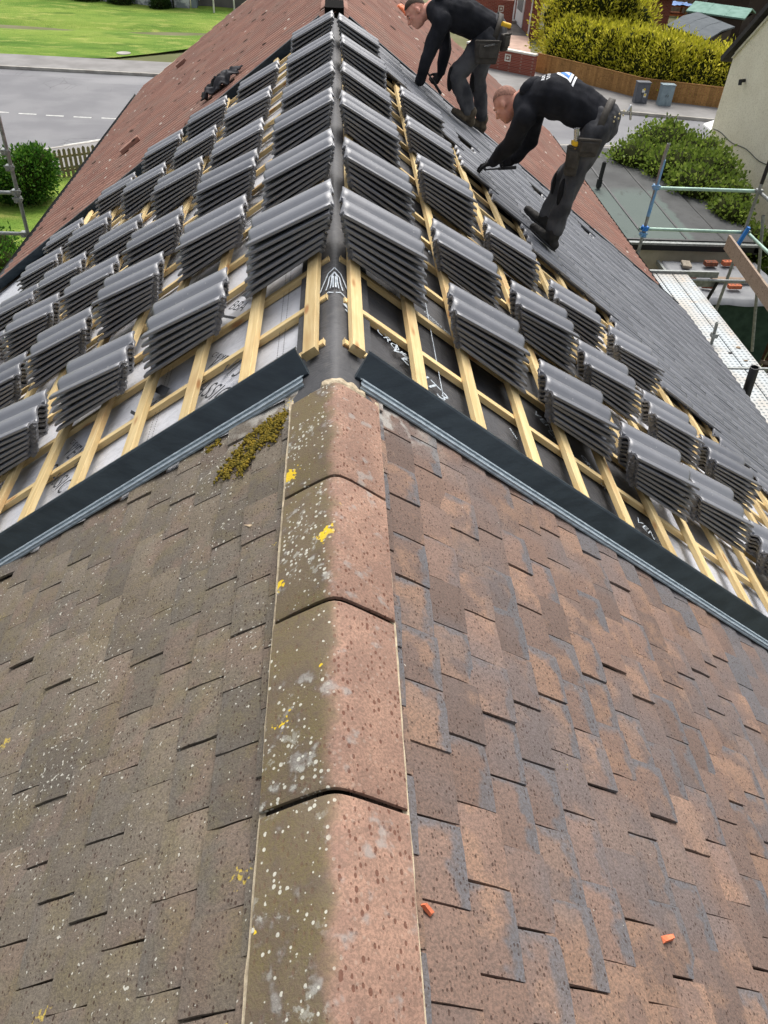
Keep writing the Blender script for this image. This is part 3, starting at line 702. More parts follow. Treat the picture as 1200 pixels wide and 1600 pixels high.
rm_ = [red_mesh(i) for i in range(2)]
sp = []
for side, smax in ((1, RR), (-1, RL)):
    for c in range(int(smax / .29)):
        s = .16 + c * .29
        for j in range(int((YC - YF(side, s) - .04) / .298)):
            Y = YF(side, s) + .19 + j * .298
            Mx = rm(side, s, Y + U(-.003, .003), .012 + U(0, .004), U(-.012, .012), -.045 + U(-.01, .006), U(-.008, .008))
            z, p = seen(Mx.translation); vis = -20 < p[0] < 1220 and -20 < p[1] < 500
            sp.append((z if vis else 60 + z, side, Mx))
sp.sort(key=lambda q: q[0])
bb = MB(); rv = []
for i, (z, side, Mx) in enumerate(sp):
    me = random.choice(rm_)
    if i < 300: link('red_tile', me, None, red, Mx)
    else:
        n0 = len(bb.f); bb.add([tuple(v.co) for v in me.vertices], [tuple(p.vertices) for p in me.polygons], False, Mx); rv += [R()] * (len(bb.f) - n0)
me = bb.mesh('red_tile_field'); setrnd(me, rv); tag(link('red_tile_field', me, M_red, red), kind='stuff')
deck(red, lambda a, c: YF(a, c) + .01, YC + .03, (RL, RR), -.03, M_deck, 'roof_deck')
house_walls(red, YB + .004, YC - .1, M_harl)
for sd, e in ((-1, RL), (1, RR)):
    b = MB(); N = 10; vs = []
    for Y in (YF(sd, e) + .1, YC + .05):
        for k in range(N + 1):
            a = pi + pi * k / N; vs.append(rp(sd, e + .03, Y, -.03) + Vector((sd * .055 * (1 + cos(a)), 0, .055 * sin(a))))
    b.add(vs, [(k, k + 1, N + 2 + k, N + 1 + k) for k in range(N)], True); g = b.obj('gutter', M_black, red)
    b = MB(); b.bar(rp(sd, e + .0, YF(sd, e) + .1, -.07), rp(sd, e + .0, YC, -.07), .03, .14); b.obj('fascia', M_black, red)
# mortared far verge edge
for sd, e in ((-1, RL), (1, RR)):
    b = MB()
    for k in range(int(e / .16)): b.box((-.078, -.05, -.03), (.078, .04, .026 + .008 * R()), rm(sd, .1 + k * .16, YC, .0, U(-.03, .03)))
    b.obj('verge_mortar', M_mortar, red)
# red ridge tiles (the first has been taken off and leaves a dark opening)
for i in range(16):
    y0 = YB + .55 + i * .46
    me = ridge_mesh('red_ridge_tile', .455, .17, .02, .06, 40 + i); me.materials.append(M_red)
    link('ridge_tile', me, None, red, Matrix.Translation((0, y0 + .22, .055)))
b = MB(); b.box((-.09, YB + .1, -.05), (.09, YB + .56, .05)); b.obj('ridge_opening', plain('opening_shade', srgb(18, 17, 16), None, 20, .95, .05), red)  # solid box, painted black for the shade inside the opening
tag(clump('moss_patch', [(2.2 + .02 * i, 13.2 + .16 * i) for i in range(18)] + [(1.3 + .1 * i, 14 + .1 * i) for i in range(10)], plain('brown_moss', srgb(62, 48, 34), srgb(84, 70, 46), 30, .95, .1, .3), 240, .16, .02, .05, 'dark brown moss scattered over the red tiled left slope', 'moss'), kind='stuff')

# ------------------------------------------------------------------ background, right
import numpy as np
rng = np.random.default_rng(5)
def leaf_mat(name, a, b, c):
    k = NT(name); r = k.n('ShaderNodeAttribute', attribute_name='rnd').outputs['Fac']; P = k.pos()
    cc = k.mix(k.ramp(r, .1, .6, False), a, b); cc = k.mix(k.ramp(r, .62, .95, False), cc, c)
    cc = k.mix(k.math('MULTIPLY', k.ramp(k.noise(P, 1.1, 2), .42, .62), .5), cc, a)
    m = k.fin(cc, .6, .25)
    tr = k.n('ShaderNodeBsdfTranslucent'); k.l(cc, tr.inputs[0]); mx = k.n('ShaderNodeMixShader'); mx.inputs[0].default_value = .4
    k.l(k.b.outputs[0], mx.inputs[1]); k.l(tr.outputs[0], mx.inputs[2]); k.l(mx.outputs[0], k.out.inputs[0]); return m
def leaves(name, pts, dirs, size, mat, parent, aspect=.5):
    """pts, dirs: arrays; each leaf is a bent quad pair along dir"""
    n = len(pts); rnd = rng.normal(size=(n, 3)); d = dirs / (np.linalg.norm(dirs, axis=1, keepdims=True) + 1e-9)
    sd = np.cross(d, rnd); sd /= np.linalg.norm(sd, axis=1, keepdims=True) + 1e-9; nn = np.cross(sd, d)
    L = (size * rng.uniform(.6, 1.4, n))[:, None]; W = L * aspect * .5
    v = np.stack([pts, pts + d * L * .5 + sd * W + nn * L * .08, pts + d * L, pts + d * L * .5 - sd * W + nn * L * .08], 1).reshape(-1, 3)
    me = bpy.data.meshes.new(name); me.vertices.add(4 * n); me.vertices.foreach_set('co', v.astype(np.float32).ravel())
    me.loops.add(4 * n); me.loops.foreach_set('vertex_index', np.arange(4 * n, dtype=np.int32))
    me.polygons.add(n); me.polygons.foreach_set('loop_start', np.arange(0, 4 * n, 4, dtype=np.int32)); me.polygons.foreach_set('loop_total', np.full(n, 4, dtype=np.int32))
    me.update(); a = me.attributes.new('rnd', 'FLOAT', 'FACE'); a.data.foreach_set('value', rng.uniform(0, 1, n).astype(np.float32)); me.validate()
    return link(name, me, mat, parent)
def blob_points(centres, n, shell=.35):
    """points near the skin of a union of ellipsoids with outward directions"""
    P = []; D = []
    wts = np.array([c[3] * c[4] + c[3] * c[5] + c[4] * c[5] for c in centres]); wts = wts / wts.sum()
    idx = rng.choice(len(centres), n, p=wts); u = rng.normal(size=(n, 3)); u /= np.linalg.norm(u, axis=1, keepdims=True)
    C_ = np.array([c[:3] for c in centres])[idx]; Rr = np.array([c[3:6] for c in centres])[idx]
    rad = 1 - shell * rng.uniform(0, 1, n)[:, None] ** 1.5 + .16 * rng.normal(size=(n, 1)) * .6
    return C_ + u * Rr * rad, u / Rr
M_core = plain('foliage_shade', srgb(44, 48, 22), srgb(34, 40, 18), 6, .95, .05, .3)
M_conifer = leaf_mat('golden_conifer', srgb(150, 150, 40), srgb(202, 196, 56), srgb(230, 220, 90))
M_ivy = leaf_mat('ivy_leaf', srgb(88, 108, 42), srgb(118, 142, 54), srgb(156, 172, 82))
M_shrub = leaf_mat('shrub_leaf', srgb(46, 84, 26), srgb(72, 116, 36), srgb(118, 156, 60))
M_dshrub = leaf_mat('dark_leaf', srgb(34, 56, 26), srgb(52, 78, 32), srgb(78, 100, 44))
M_bark = plain('bark', srgb(84, 66, 50), srgb(60, 48, 38), 12, .9, .1, .5, stretch=(6, 6, 1))
def bushy(name, label, cat, centres, n, size, mat, base, group=None, up=.35, aspect=.45, trunk=(.05, .6), core=.80):
    t = thing(name, base, label, cat, group)
    P, D = blob_points(centres, n); D = D / np.linalg.norm(D, axis=1, keepdims=True) + np.array([0, 0, up]) + .55 * rng.normal(size=D.shape)
    keep = P[:, 2] > base[2] - .05; leaves('crown', P[keep], D[keep], size, mat, t, aspect)
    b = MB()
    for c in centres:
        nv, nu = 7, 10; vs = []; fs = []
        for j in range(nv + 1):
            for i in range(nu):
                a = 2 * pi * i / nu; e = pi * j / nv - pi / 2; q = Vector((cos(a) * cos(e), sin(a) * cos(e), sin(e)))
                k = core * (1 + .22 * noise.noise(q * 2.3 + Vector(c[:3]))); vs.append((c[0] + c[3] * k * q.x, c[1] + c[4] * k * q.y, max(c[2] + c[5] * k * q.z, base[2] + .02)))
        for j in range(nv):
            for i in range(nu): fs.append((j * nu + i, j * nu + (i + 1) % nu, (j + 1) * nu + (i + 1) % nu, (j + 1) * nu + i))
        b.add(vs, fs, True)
    b.obj('shade_core', M_core, t)  # solid core against see-through, coloured as the shade between the leaves
    b = MB(); b.tube(base, Vector(base) + Vector((0, 0, trunk[1])), trunk[0], trunk[0] * .6); b.obj('trunk', M_bark, t)
    return t
# hedge: conifers planted side by side behind the fence
FL = [Vector((10.75, 46.0)), Vector((13.5, 43.0)), Vector((15.0, 41.2)), Vector((18.7, 39.9)), Vector((26.5, 37.6))]
def along(line, d):
    for a, b in zip(line, line[1:]):
        L = (b - a).length
        if d <= L: t = (b - a) / L; return a + t * d, t
        d -= L
    t = (line[-1] - line[-2]).normalized(); return line[-1] + t * d, t
hed = []
d = .7
while d < 10.8:
    p, t = along(FL, d); nrm = Vector((-t.y, t.x)); k = d / 10.8
    q = p + nrm * 1.5; h = 2.5 - .25 * k + U(-.2, .25)
    hed += [(q.x, q.y, GZ + h * .45, 1.25, 1.25, h * .58), (q.x + U(-.3, .3), q.y + U(-.3, .3), GZ + h * .86, .55, .55, .6)]
    q = p + nrm * 2.9; h += .2; hed += [(q.x, q.y, GZ + h * .45, 1.2, 1.2, h * .56)]
    d += .95
bushy('conifer_hedge', 'clipped golden green conifer hedge behind the timber fence', 'hedge', hed, 52000, .19, M_conifer, (14.5, 43.5, GZ), up=.7, aspect=.34)
tl = [(13.4, 49.6, GZ + 1.8, 2.2, 2.0, 2.4), (12.9, 48.4, GZ + 2.6, 1.2, 1.2, 1.5), (15.0, 49.5, GZ + 2.5, 1.7, 1.6, 1.9), (16.4, 49.0, GZ + 1.7, 1.5, 1.4, 1.8), (15.7, 48.3, GZ + 3.0, .8, .8, 1.0), (14.2, 48.0, GZ + 3.1, .9, .9, 1.0)]
bushy('conifer_tree', 'tall golden conifer rising behind the left end of the hedge', 'tree', tl, 16000, .2, M_conifer, (14.6, 49.2, GZ), up=.8, aspect=.34, trunk=(.14, 2.2))
# timber fence in front of the hedge, board by board
M_fence = timber_mat('orange_fence_board', srgb(176, 134, 82), srgb(150, 110, 64), srgb(112, 80, 48))
fen = thing('timber_fence', (14, 42.5, GZ), 'vertical board timber fence along the pavement below the hedge', 'fence')
bm_board = MB(); bm_board.box((-.062, -.011, 0), (.062, .011, .92)); me_b = bm_board.mesh('board'); me_b.materials.append(M_fence)
LT = sum((b - a).length for a, b in zip(FL, FL[1:])); d = 0
nb = 0
while d < min(LT, 11.6):
    p, t = along(FL, d); o = link('board', me_b, None, fen, Matrix.Translation((p.x, p.y, GZ + .06 + U(-.008, .008))) @ Matrix.Rotation(atan2(t.y, t.x) + U(-.03, .03), 4, 'Z')); d += .134; nb += 1
b = MB()
for a, c in zip(FL, FL[1:]):
    b.bar((a.x, a.y, GZ + .99), (c.x, c.y, GZ + .99), .09, .03); b.bar((a.x + .04, a.y + .04, GZ + .3), (c.x + .04, c.y + .04, GZ + .3), .04, .08)
b.obj('capping_rail', M_fence, fen)
# street cabinets
def cabinet(x, y, wd, h, mat, label, stick):
    t = thing('street_cabinet', (x, y, GZ), label, 'cabinet')
    b = MB(); b.box((x - wd / 2, y - .18, GZ + .11), (x + wd / 2, y + .18, GZ + h)); b.obj('body', mat, t, None, .01)
    b = MB(); b.box((x - wd / 2 - .02, y - .2, GZ + h + .003), (x + wd / 2 + .02, y + .2, GZ + h + .05)); b.obj('lid', mat, t, None, .01)
    for sgn in (-1, 1):
        b = MB(); b.box((x + (.02 if sgn > 0 else -wd / 2 + .03), y - .195, GZ + .16), (x + (wd / 2 - .03 if sgn > 0 else -.02), y - .182, GZ + h - .05)); dd = b.obj('door', mat, t)
        b = MB(); b.box((x + sgn * .05 - .01, y - .21, GZ + .5), (x + sgn * .05 + .01, y - .196, GZ + .6)); b.obj('handle', M_black, dd)
    if stick:
        my = plain('yellow_notice', srgb(232, 206, 50), srgb(220, 190, 40), 30, .6, .3, 0); mw = plain('white_notice', srgb(226, 226, 222), None, 30, .6, .3, 0)
        for (dx, z, w_, h_, mm) in ((.02, .62, .15, .15, mw), (.05, .68, .09, .09, my), (.13, .43, .13, .17, mw), (.13, .45, .08, .10, my)):
            b = MB(); q = y - .20 - (.003 if mm is my else 0); b.box((x + dx - w_ / 2, q - .002, GZ + z - h_ / 2 + .05), (x + dx + w_ / 2, q, GZ + z + h_ / 2 + .05)); b.obj('notice', mm, t)
cabinet(14.75, 40.35, .62, .98, plain('dark_grey_cabinet', srgb(92, 96, 104), srgb(82, 86, 94), 6, .5, .4, .1), 'dark grey street cabinet with yellow and white notices by the fence', True)
cabinet(15.85, 40.05, .62, .98, plain('pale_grey_cabinet', srgb(132, 150, 158), srgb(122, 138, 146), 6, .5, .4, .1), 'pale blue grey street cabinet without notices by the fence', False)
# brick garden wall with white coping
def brick_mat(name, a, b_, mort, sc=1.0):
    k = NT(name); P = k.obj(); br = k.n('ShaderNodeTexBrick'); sep = k.n('ShaderNodeSeparateXYZ'); k.l(P, sep.inputs[0])
    cm = k.n('ShaderNodeCombineXYZ'); k.l(k.math('ADD', sep.outputs[0], sep.outputs[1]), cm.inputs[0]); k.l(sep.outputs[2], cm.inputs[1]); k.l(cm.outputs[0], br.inputs['Vector'])
    br.inputs['Scale'].default_value = sc; br.inputs['Brick Width'].default_value = .225; br.inputs['Row Height'].default_value = .075; br.inputs['Mortar Size'].default_value = .008
    br.inputs['Color1'].default_value = a; br.inputs['Color2'].default_value = b_; br.inputs['Mortar'].default_value = mort
    return k.fin(k.mix(.3, br.outputs['Color'], k.mix(k.noise(k.pos(), 4, 3), a, b_)), .9, .1)
M_brick = brick_mat('red_brick', srgb(150, 84, 70), srgb(122, 62, 54), srgb(150, 130, 116))
M_cope = plain('white_coping', srgb(226, 222, 210), srgb(200, 196, 184), 4, .7, .3, .2)
def garden_wall(p0, p1, h, label, cope=True, deco=.4):
    p0 = Vector(p0); p1 = Vector(p1); t = thing('brick_wall', ((p0.x + p1.x) / 2, (p0.y + p1.y) / 2, GZ), label, 'wall')
    b = MB(); b.bar((p0.x, p0.y, GZ + h / 2), (p1.x, p1.y, GZ + h / 2), .22, h); b.obj('brickwork', M_brick, t)
    if cope: b = MB(); b.bar((p0.x, p0.y, GZ + h + .045), (p1.x, p1.y, GZ + h + .045), .32, .08); b.obj('coping', M_cope, t)
    d = (p1 - p0).normalized(); nn = Vector((d.y, -d.x)); c = p0 + (p1 - p0) * deco
    b = MB(); q = c + nn * .125
    for (dx, dz, w_, h_) in ((0, .14, .34, .05), (0, -.14, .34, .05), (.145, 0, .05, .24), (-.145, 0, .05, .24)): 
        e = q + d * dx; b.bar((e.x - d.x * w_ / 2, e.y - d.y * w_ / 2, GZ + h * .72 + dz), (e.x + d.x * w_ / 2, e.y + d.y * w_ / 2, GZ + h * .72 + dz), .04, h_)
    e = q; b.tube((e.x, e.y, GZ + h * .72), (e.x + nn.x * .03, e.y + nn.y * .03, GZ + h * .72), .07)
    b.obj('screen_block', M_cope, t)
garden_wall((7.2, 47.4), (10.45, 44.85), 1.05, 'red brick garden wall with white coping next to the timber fence', deco=.62)
garden_wall((7.5, 58.2), (11.5, 57.9), 1.7, 'taller red brick wall beside the tarmac path of the brick bungalow', False, .8)
smooth_poly('forecourt', [(7.3, 47.6), (10.5, 45.1), (12.25, 55.6), (8.6, 56.0)], GZ + .14, plain('pink_paving', srgb(188, 160, 144), srgb(168, 142, 128), 2, .85, .2, .3, 20, world=True))
smooth_poly('garden_path', [(8.6, 56.004), (12.25, 55.604), (12.3, 70), (8, 70)], GZ + .14, plain('dark_tarmac', srgb(96, 92, 88), srgb(84, 80, 78), 3, .9, .2, .3, 20, world=True))
# brick bungalow
bun = thing('brick_bungalow', (16, 60, GZ), 'brick bungalow with white doors behind the garden wall', 'house')
b = MB(); b.box((12.3, 55.8, GZ), (21, 69, GZ + 2.5)); b.obj('wall', M_brick, bun)
b = MB(); b.add([(11.9, 55.2, GZ + 2.5), (21.4, 55.2, GZ + 2.5), (21.4, 69.4, GZ + 2.5), (11.9, 69.4, GZ + 2.5), (16.6, 55.2, GZ + 4.6), (16.6, 69.4, GZ + 4.6)], [(0, 1, 4), (1, 2, 5, 4), (2, 3, 5), (3, 0, 4, 5), (3, 2, 1, 0)]); b.obj('roof', plain('dark_roof', srgb(70, 68, 70), srgb(58, 56, 58), 4, .8, .2, .3), bun)
M_upvc = plain('white_upvc', srgb(232, 232, 230), srgb(222, 222, 220), 4, .4, .4, 0)
for (y0, y1, z0, z1) in ((58.2, 60.6, .15, 2.2), (61.2, 62.4, .15, 2.1)):
    b = MB(); b.box((12.24, y0, GZ + z0), (12.297, y1, GZ + z1)); dd = b.obj('door', M_upvc, bun)
    b = MB(); b.box((12.225, y0 + .3, GZ + z0 + .8), (12.238, y1 - .3, GZ + z1 - .2)); b.obj('pane', plain('dark_glass', srgb(60, 70, 76), None, 4, .1, .6, 0), dd)
b = MB(); b.box((12.85, 55.74, GZ + .55), (13.35, 55.797, GZ + 1.85)); dd = b.obj('door', M_upvc, bun)
b = MB(); b.tube((12.22, 55.74, GZ), (12.22, 55.74, GZ + 2.4), .045); b.obj('downpipe', M_upvc, bun)
b = MB(); b.box((11.3, 59.8, GZ + .14), (12.2, 60.8, GZ + .3)); tag(b.obj('door_step', plain('grey_step', srgb(150, 146, 140), None, 4), None), 'grey step below the white bungalow door', 'step')
# sheds and yard behind the hedge
M_felt = plain('mineral_felt', srgb(92, 98, 102), srgb(80, 86, 90), 3, .9, .2, .3, 60, world=True)
M_gfelt = plain('green_felt', srgb(126, 158, 146), srgb(108, 140, 128), 3, .9, .2, .3, 60, world=True)
M_shed = timber_mat('dark_shed_board', srgb(70, 58, 48), srgb(56, 46, 40), srgb(40, 34, 30))
def shed(name, q, zt, rise, wall, rmat, label):
    t = thing(name, ((q[0][0] + q[2][0]) / 2, (q[0][1] + q[2][1]) / 2, GZ), label, 'shed')
    c = Vector((sum(p[0] for p in q) / 4, sum(p[1] for p in q) / 4)); w4 = [c + (Vector(p) - c) * .93 for p in q]
    b = MB(); b.add([(p.x, p.y, GZ) for p in w4] + [(p.x, p.y, zt - .1) for p in w4], [(0, 1, 5, 4), (1, 2, 6, 5), (2, 3, 7, 6), (3, 0, 4, 7)]); b.obj('wall', wall, t)
    m1 = (Vector(q[0]) + Vector(q[1])) / 2; m2 = (Vector(q[2]) + Vector(q[3])) / 2
    for a, b2, mm in ((q[0], m1, m2), (m1, q[1], m2)): pass
    b = MB(); V = [(q[0][0], q[0][1], zt), (m1.x, m1.y, zt + rise), (q[1][0], q[1][1], zt), (q[2][0], q[2][1], zt), (m2.x, m2.y, zt + rise), (q[3][0], q[3][1], zt)]
    V += [(x, y, z - .08) for x, y, z in V]
    b.add(V, [(0, 1, 4, 5), (1, 2, 3, 4), (11, 10, 7, 6), (10, 9, 8, 7), (0, 6, 7, 1), (1, 7, 8, 2), (2, 8, 9, 3), (3, 9, 10, 4), (4, 10, 11, 5), (5, 11, 6, 0)]); b.obj('roof', rmat, t)
    for f in (.33, .66):
        b = MB()
        for i, (A, B, Cc, D) in enumerate(((0, 1, 5, 4), (2, 1, 3, 4))):
            a0 = Vector(V[A]).lerp(Vector(V[Cc]), f); a1 = Vector(V[B]).lerp(Vector(V[D]), f); b.bar(a0 + Vector((0, 0, .008)), a1 + Vector((0, 0, .008)), .05, .012)
        b.obj('felt_lap', rmat, t)
    return t
shed('garden_shed', [(18.2, 48.5), (21.8, 53.5), (22.3, 49.0), (19.1, 44.7)], -5.85, .12, M_shed, M_felt, 'dark shed with grey felt roof behind the hedge')
shed('green_shed', [(21.5, 54.6), (23.4, 57.2), (26.2, 55.2), (24.4, 52.6)], -5.95, .35, M_shed, M_gfelt, 'shed with pale green felt roof behind the grey one')
shed('green_shed', [(25.0, 60.6), (27.6, 63.6), (30.2, 61.4), (27.2, 58.6)], -5.6, .45, M_shed, M_gfelt, 'far shed with green roof at the top edge')
shed('mossy_lean_to', [(24.4, 51.4), (27.6, 56.0), (29.6, 54.6), (26.2, 49.6)], -6.35, .05, M_shed, plain('mossy_sheet', srgb(160, 160, 96), srgb(132, 136, 72), 5, .9, .1, .3), 'low lean-to with yellow green mossy roof beside the grey house')
gh = thing('grey_house', (33, 64, GZ), 'grey rendered house wall at the upper right corner', 'house')
b = MB(); b.box((27.7, 61.5, GZ), (40, 72, GZ + 5)); b.obj('wall', plain('grey_render', srgb(140, 134, 130), srgb(126, 120, 116), 2, .95, .1, .4, 40, world=True), gh)
b = MB(); b.tube((28.1, 61.42, GZ), (28.1, 61.42, GZ + 4.8), .06); b.obj('downpipe', M_black, gh)
b = MB(); b.box((28.7, 61.44, GZ + .6), (29.8, 61.497, GZ + 1.2)); wn = b.obj('window', M_upvc, gh); b = MB(); b.box((28.8, 61.42, GZ + .68), (29.7, 61.437, GZ + 1.12)); b.obj('pane', M_black, wn)
b = MB(); b.add([(27.3, 61.1, GZ + 5), (40.4, 61.1, GZ + 5), (40.4, 72.4, GZ + 5), (27.3, 72.4, GZ + 5), (33.8, 61.1, GZ + 8), (33.8, 72.4, GZ + 8)], [(0, 1, 4), (1, 2, 5, 4), (2, 3, 5), (3, 0, 4, 5)]); b.obj('roof', M_felt, gh)
pr = thing('brick_pier', (26.5, 60.2, GZ), 'orange brick pier beside the grey house', 'pier'); b = MB(); b.box((26.1, 60.0, GZ), (26.9, 60.7, GZ + 1.85)); b.obj('shaft', brick_mat('orange_brick', srgb(176, 112, 84), srgb(150, 92, 70), srgb(170, 150, 130)), pr); b = MB(); b.box((26.0, 59.9, GZ + 1.853), (27, 60.8, GZ + 1.95)); b.obj('cap', M_cope, pr)
yf = thing('yard_fence', (25, 67, GZ), 'weathered fence across the yard beyond the sheds', 'fence'); b2 = MB(); b2.box((-.07, -.012, 0), (.07, .012, 1.7)); me2 = b2.mesh('board'); me2.materials.append(M_board)
for i in range(60): link('board', me2, None, yf, Matrix.Translation((21 + i * .155, 66.6 + i * .02, GZ + U(-.03, .03))))
st_ = thing('log_store', (24.3, 63.6, GZ), 'orange timber store with a blue tarpaulin on top', 'store')
for (x, y) in ((23.7, 63.2), (24.9, 63.2), (23.7, 64.2), (24.9, 64.2)): b = MB(); b.box((x - .06, y - .06, GZ), (x + .06, y + .06, GZ + 1.2)); b.obj('post', M_fence, st_)
b = MB(); b.box((23.6, 63.1, GZ + .55), (25, 64.3, GZ + .65)); b.box((23.6, 63.1, GZ + 1.1), (25, 64.3, GZ + 1.15)); b.obj('shelf', brick_mat('orange_board', srgb(190, 108, 66), srgb(170, 92, 54), srgb(120, 70, 40)), st_)
b = MB(); vs = []; fs = []
for i in range(13):
    for j in range(9): x = 23.2 + 2.1 * i / 12; y = 63 + 1.5 * j / 8; vs.append((x, y, GZ + 1.22 + .12 * noise.noise(Vector((x * 3, y * 3, 0))) - (.5 if i < 3 else 0) * (3 - i) / 3))
for i in range(12):
    for j in range(8): a = i * 9 + j; fs.append((a, a + 9, a + 10, a + 1))
b.add(vs, fs, True); tag(b.obj('tarpaulin', plain('blue_sheet', srgb(70, 120, 178), srgb(52, 98, 156), 4, .5, .3, .3)), 'crumpled blue tarpaulin over the timber store', 'tarpaulin')
# neighbouring roughcast house at the right edge: gable end facing the roof
HX = 12.6
hs_ = thing('roughcast_house', (HX + 3, 22, GZ), 'cream roughcast house gable at the right edge', 'house')
prf = [(27.15, GZ - .1), (27.15, -3.35), (21.9, 1.2), (16.6, -3.35), (16.6, GZ - .1)]
b = MB(); n = len(prf); b.add([(HX, y, z) for y, z in prf] + [(HX + 7, y, z) for y, z in prf], [tuple(range(n))[::-1], tuple(range(n, 2 * n))] + [(i, (i + 1) % n, n + (i + 1) % n, n + i) for i in range(n)])
kk = NT('cream_roughcast'); _P = kk.pos(); _c = kk.mix(kk.ramp(kk.noise(_P, 1.2, 4), .3, .7), srgb(244, 238, 218), srgb(236, 229, 208)); _c = kk.mix(kk.math('MULTIPLY', kk.ramp(kk.noise(_P, 26, 3), .45, .7), .35), _c, srgb(176, 166, 140)); kk.bump(kk.noise(_P, 45, 3), .7, .03); b.obj('wall', kk.fin(_c, .95, .1), hs_)
b = MB()
for (y0, z0, y1, z1) in ((27.6, -3.72, 21.9, 1.25), (16.1, -3.72, 21.9, 1.25)):
    d = Vector((0, y1 - y0, z1 - z0)).normalized(); nn = Vector((0, -d.z, d.y)) * (1 if y0 > 20 else -1); nn = nn if nn.z > 0 else -nn
    v = [Vector((HX - .16, y0, z0)) + nn * .02, Vector((HX + 7.2, y0, z0)) + nn * .02, Vector((HX + 7.2, y1, z1)) + nn * .02, Vector((HX - .16, y1, z1)) + nn * .02]
    b.add([tuple(p) for p in v] + [tuple(p + nn * .16) for p in v], [(3, 2, 1, 0), (4, 5, 6, 7), (0, 1, 5, 4), (1, 2, 6, 5), (2, 3, 7, 6), (3, 0, 4, 7)])
b.obj('roof', plain('slate_roof', srgb(62, 60, 60), srgb(52, 50, 50), 5, .8, .2, .3), hs_)
b = MB(); b.bar((HX - .012, 27.12, -3.5), (HX - .012, 21.9, 1.05), .02, .12, (1, 0, 0)); b.obj('bargeboard', M_cope, hs_)
b = MB(); pts = [Vector((HX - .012, 27.0 - 4.6 * i / 14, -5.55 + .04 * sin(i) + .012 * i)) for i in range(15)]
for p, q in zip(pts, pts[1:]): b.tube(p, q, .012, n=6)
b.obj('cable', M_black, hs_)
b = MB(); b.tube((HX - .02, 25.85, -3.86), (HX - .16, 25.85, -3.88), .05); b.tube((HX - .16, 25.85, -3.84), (HX - .16, 25.8, -3.98), .055); b.obj('vent_outlet', M_black, hs_)
# parked white van just showing behind the gable
van = thing('parked_van', (17.6, 33.4, GZ), 'white parked vehicle half hidden behind the cream gable', 'van')
b = MB(); pr_ = [(-1.9, .35), (-1.9, 1.0), (-1.5, 1.15), (-.9, 1.85), (1.9, 1.9), (2.0, .35)]; n = len(pr_)
b.add([(17.0 + x, 31.9 + .0, GZ + z) for x, z in pr_] + [(17.0 + x, 33.5, GZ + z) for x, z in pr_], [tuple(range(n)), tuple(range(n, 2 * n))[::-1]] + [(i, n + i, n + (i + 1) % n, (i + 1) % n) for i in range(n)]); b.obj('body', M_upvc, van, None, .06)
for x in (-1.2, 1.3):
    for y in (31.95, 33.45): b = MB(); b.tube((17.0 + x, y - .1, GZ + .33), (17.0 + x, y + .1, GZ + .33), .33); b.obj('wheel', M_black, van)
b = MB(); b.add([(15.52, 32.05, GZ + 1.2), (15.52, 33.35, GZ + 1.2), (16.06, 33.35, GZ + 1.84), (16.06, 32.05, GZ + 1.84)], [(0, 1, 2, 3)]); b.obj('windscreen', plain('glass_dark', srgb(40, 48, 54), None, 4, .08, .6, 0), van)
# flat-roofed extension behind the red roof
ext = thing('flat_roof_extension', (7.5, 21, GZ), 'flat felt roofed extension behind the red roof eaves', 'extension')
b = MB(); b.box((4.4, 17.75, GZ), (10.0, 24.6, -5.72)); b.obj('wall', M_harl, ext)
kk = NT('patchy_felt'); _P = kk.pos(); sp_ = kk.n('ShaderNodeSeparateXYZ'); kk.l(_P, sp_.inputs[0]); gm = kk.math('MULTIPLY', kk.ramp(kk.math('ADD', sp_.outputs[1], kk.math('MULTIPLY', kk.math('SUBTRACT', kk.noise(_P, 1.4, 4), .5), 1.2)), 21.4, 20.7), kk.ramp(kk.math('ADD', sp_.outputs[0], kk.math('MULTIPLY', kk.math('SUBTRACT', kk.noise(_P, 2, 3), .5), .4)), 8.75, 8.6))
_c = kk.mix(kk.ramp(kk.noise(_P, 1.3, 5), .35, .7), srgb(84, 85, 85), srgb(70, 71, 71)); _c = kk.mix(kk.math('MULTIPLY', gm, .8), _c, srgb(94, 106, 101)); _c = kk.mix(kk.math('MULTIPLY', kk.ramp(kk.noise(kk.mapv(_P, (1, .5, 1)), 4, 4, .65), .6, .72), .6), _c, srgb(66, 66, 64)); kk.bump(kk.noise(_P, 60, 3), .3, .01); M_pfelt = kk.fin(_c, .85, .25)
for i, (x0, x1) in enumerate(((4.4, 6.28), (6.284, 7.32), (7.324, 8.36), (8.364, 9.3), (9.304, 10.15))):
    b = MB(); vs = []
    for j in range(15):
        Y = 17.6 + 7.15 * j / 14
        for x in (x0, (x0 + x1) / 2, x1 + .06): vs.append((x + .02 * noise.noise(Vector((Y * .8, i, 0))), Y, -5.60 - .012 * (x - 4.4) + (.012 if x > x1 else .0) + .006 * noise.noise(Vector((x * 2, Y * 2, 0))) + .004 * i))
    b.add(vs, [(3 * j + k, 3 * j + k + 1, 3 * j + k + 4, 3 * j + k + 3) for j in range(14) for k in (0, 1)], True); b.obj('felt_sheet', M_pfelt, ext)
for x0 in (6.3, 7.34, 8.38, 9.32):
    b = MB()
    for j in range(10): b.bar((x0 + .05 + .02 * noise.noise(Vector((j * .6, x0, 0))), 17.65 + j * .7, -5.585 - .012 * (x0 - 4.4) + .012), (x0 + .05 + .02 * noise.noise(Vector((j * .6 + .6, x0, 0))), 17.65 + (j + 1) * .7, -5.585 - .012 * (x0 - 4.4) + .012), .05, .012)
    b.obj('felt_lap', M_black if x0 > 7 else M_galv, ext)
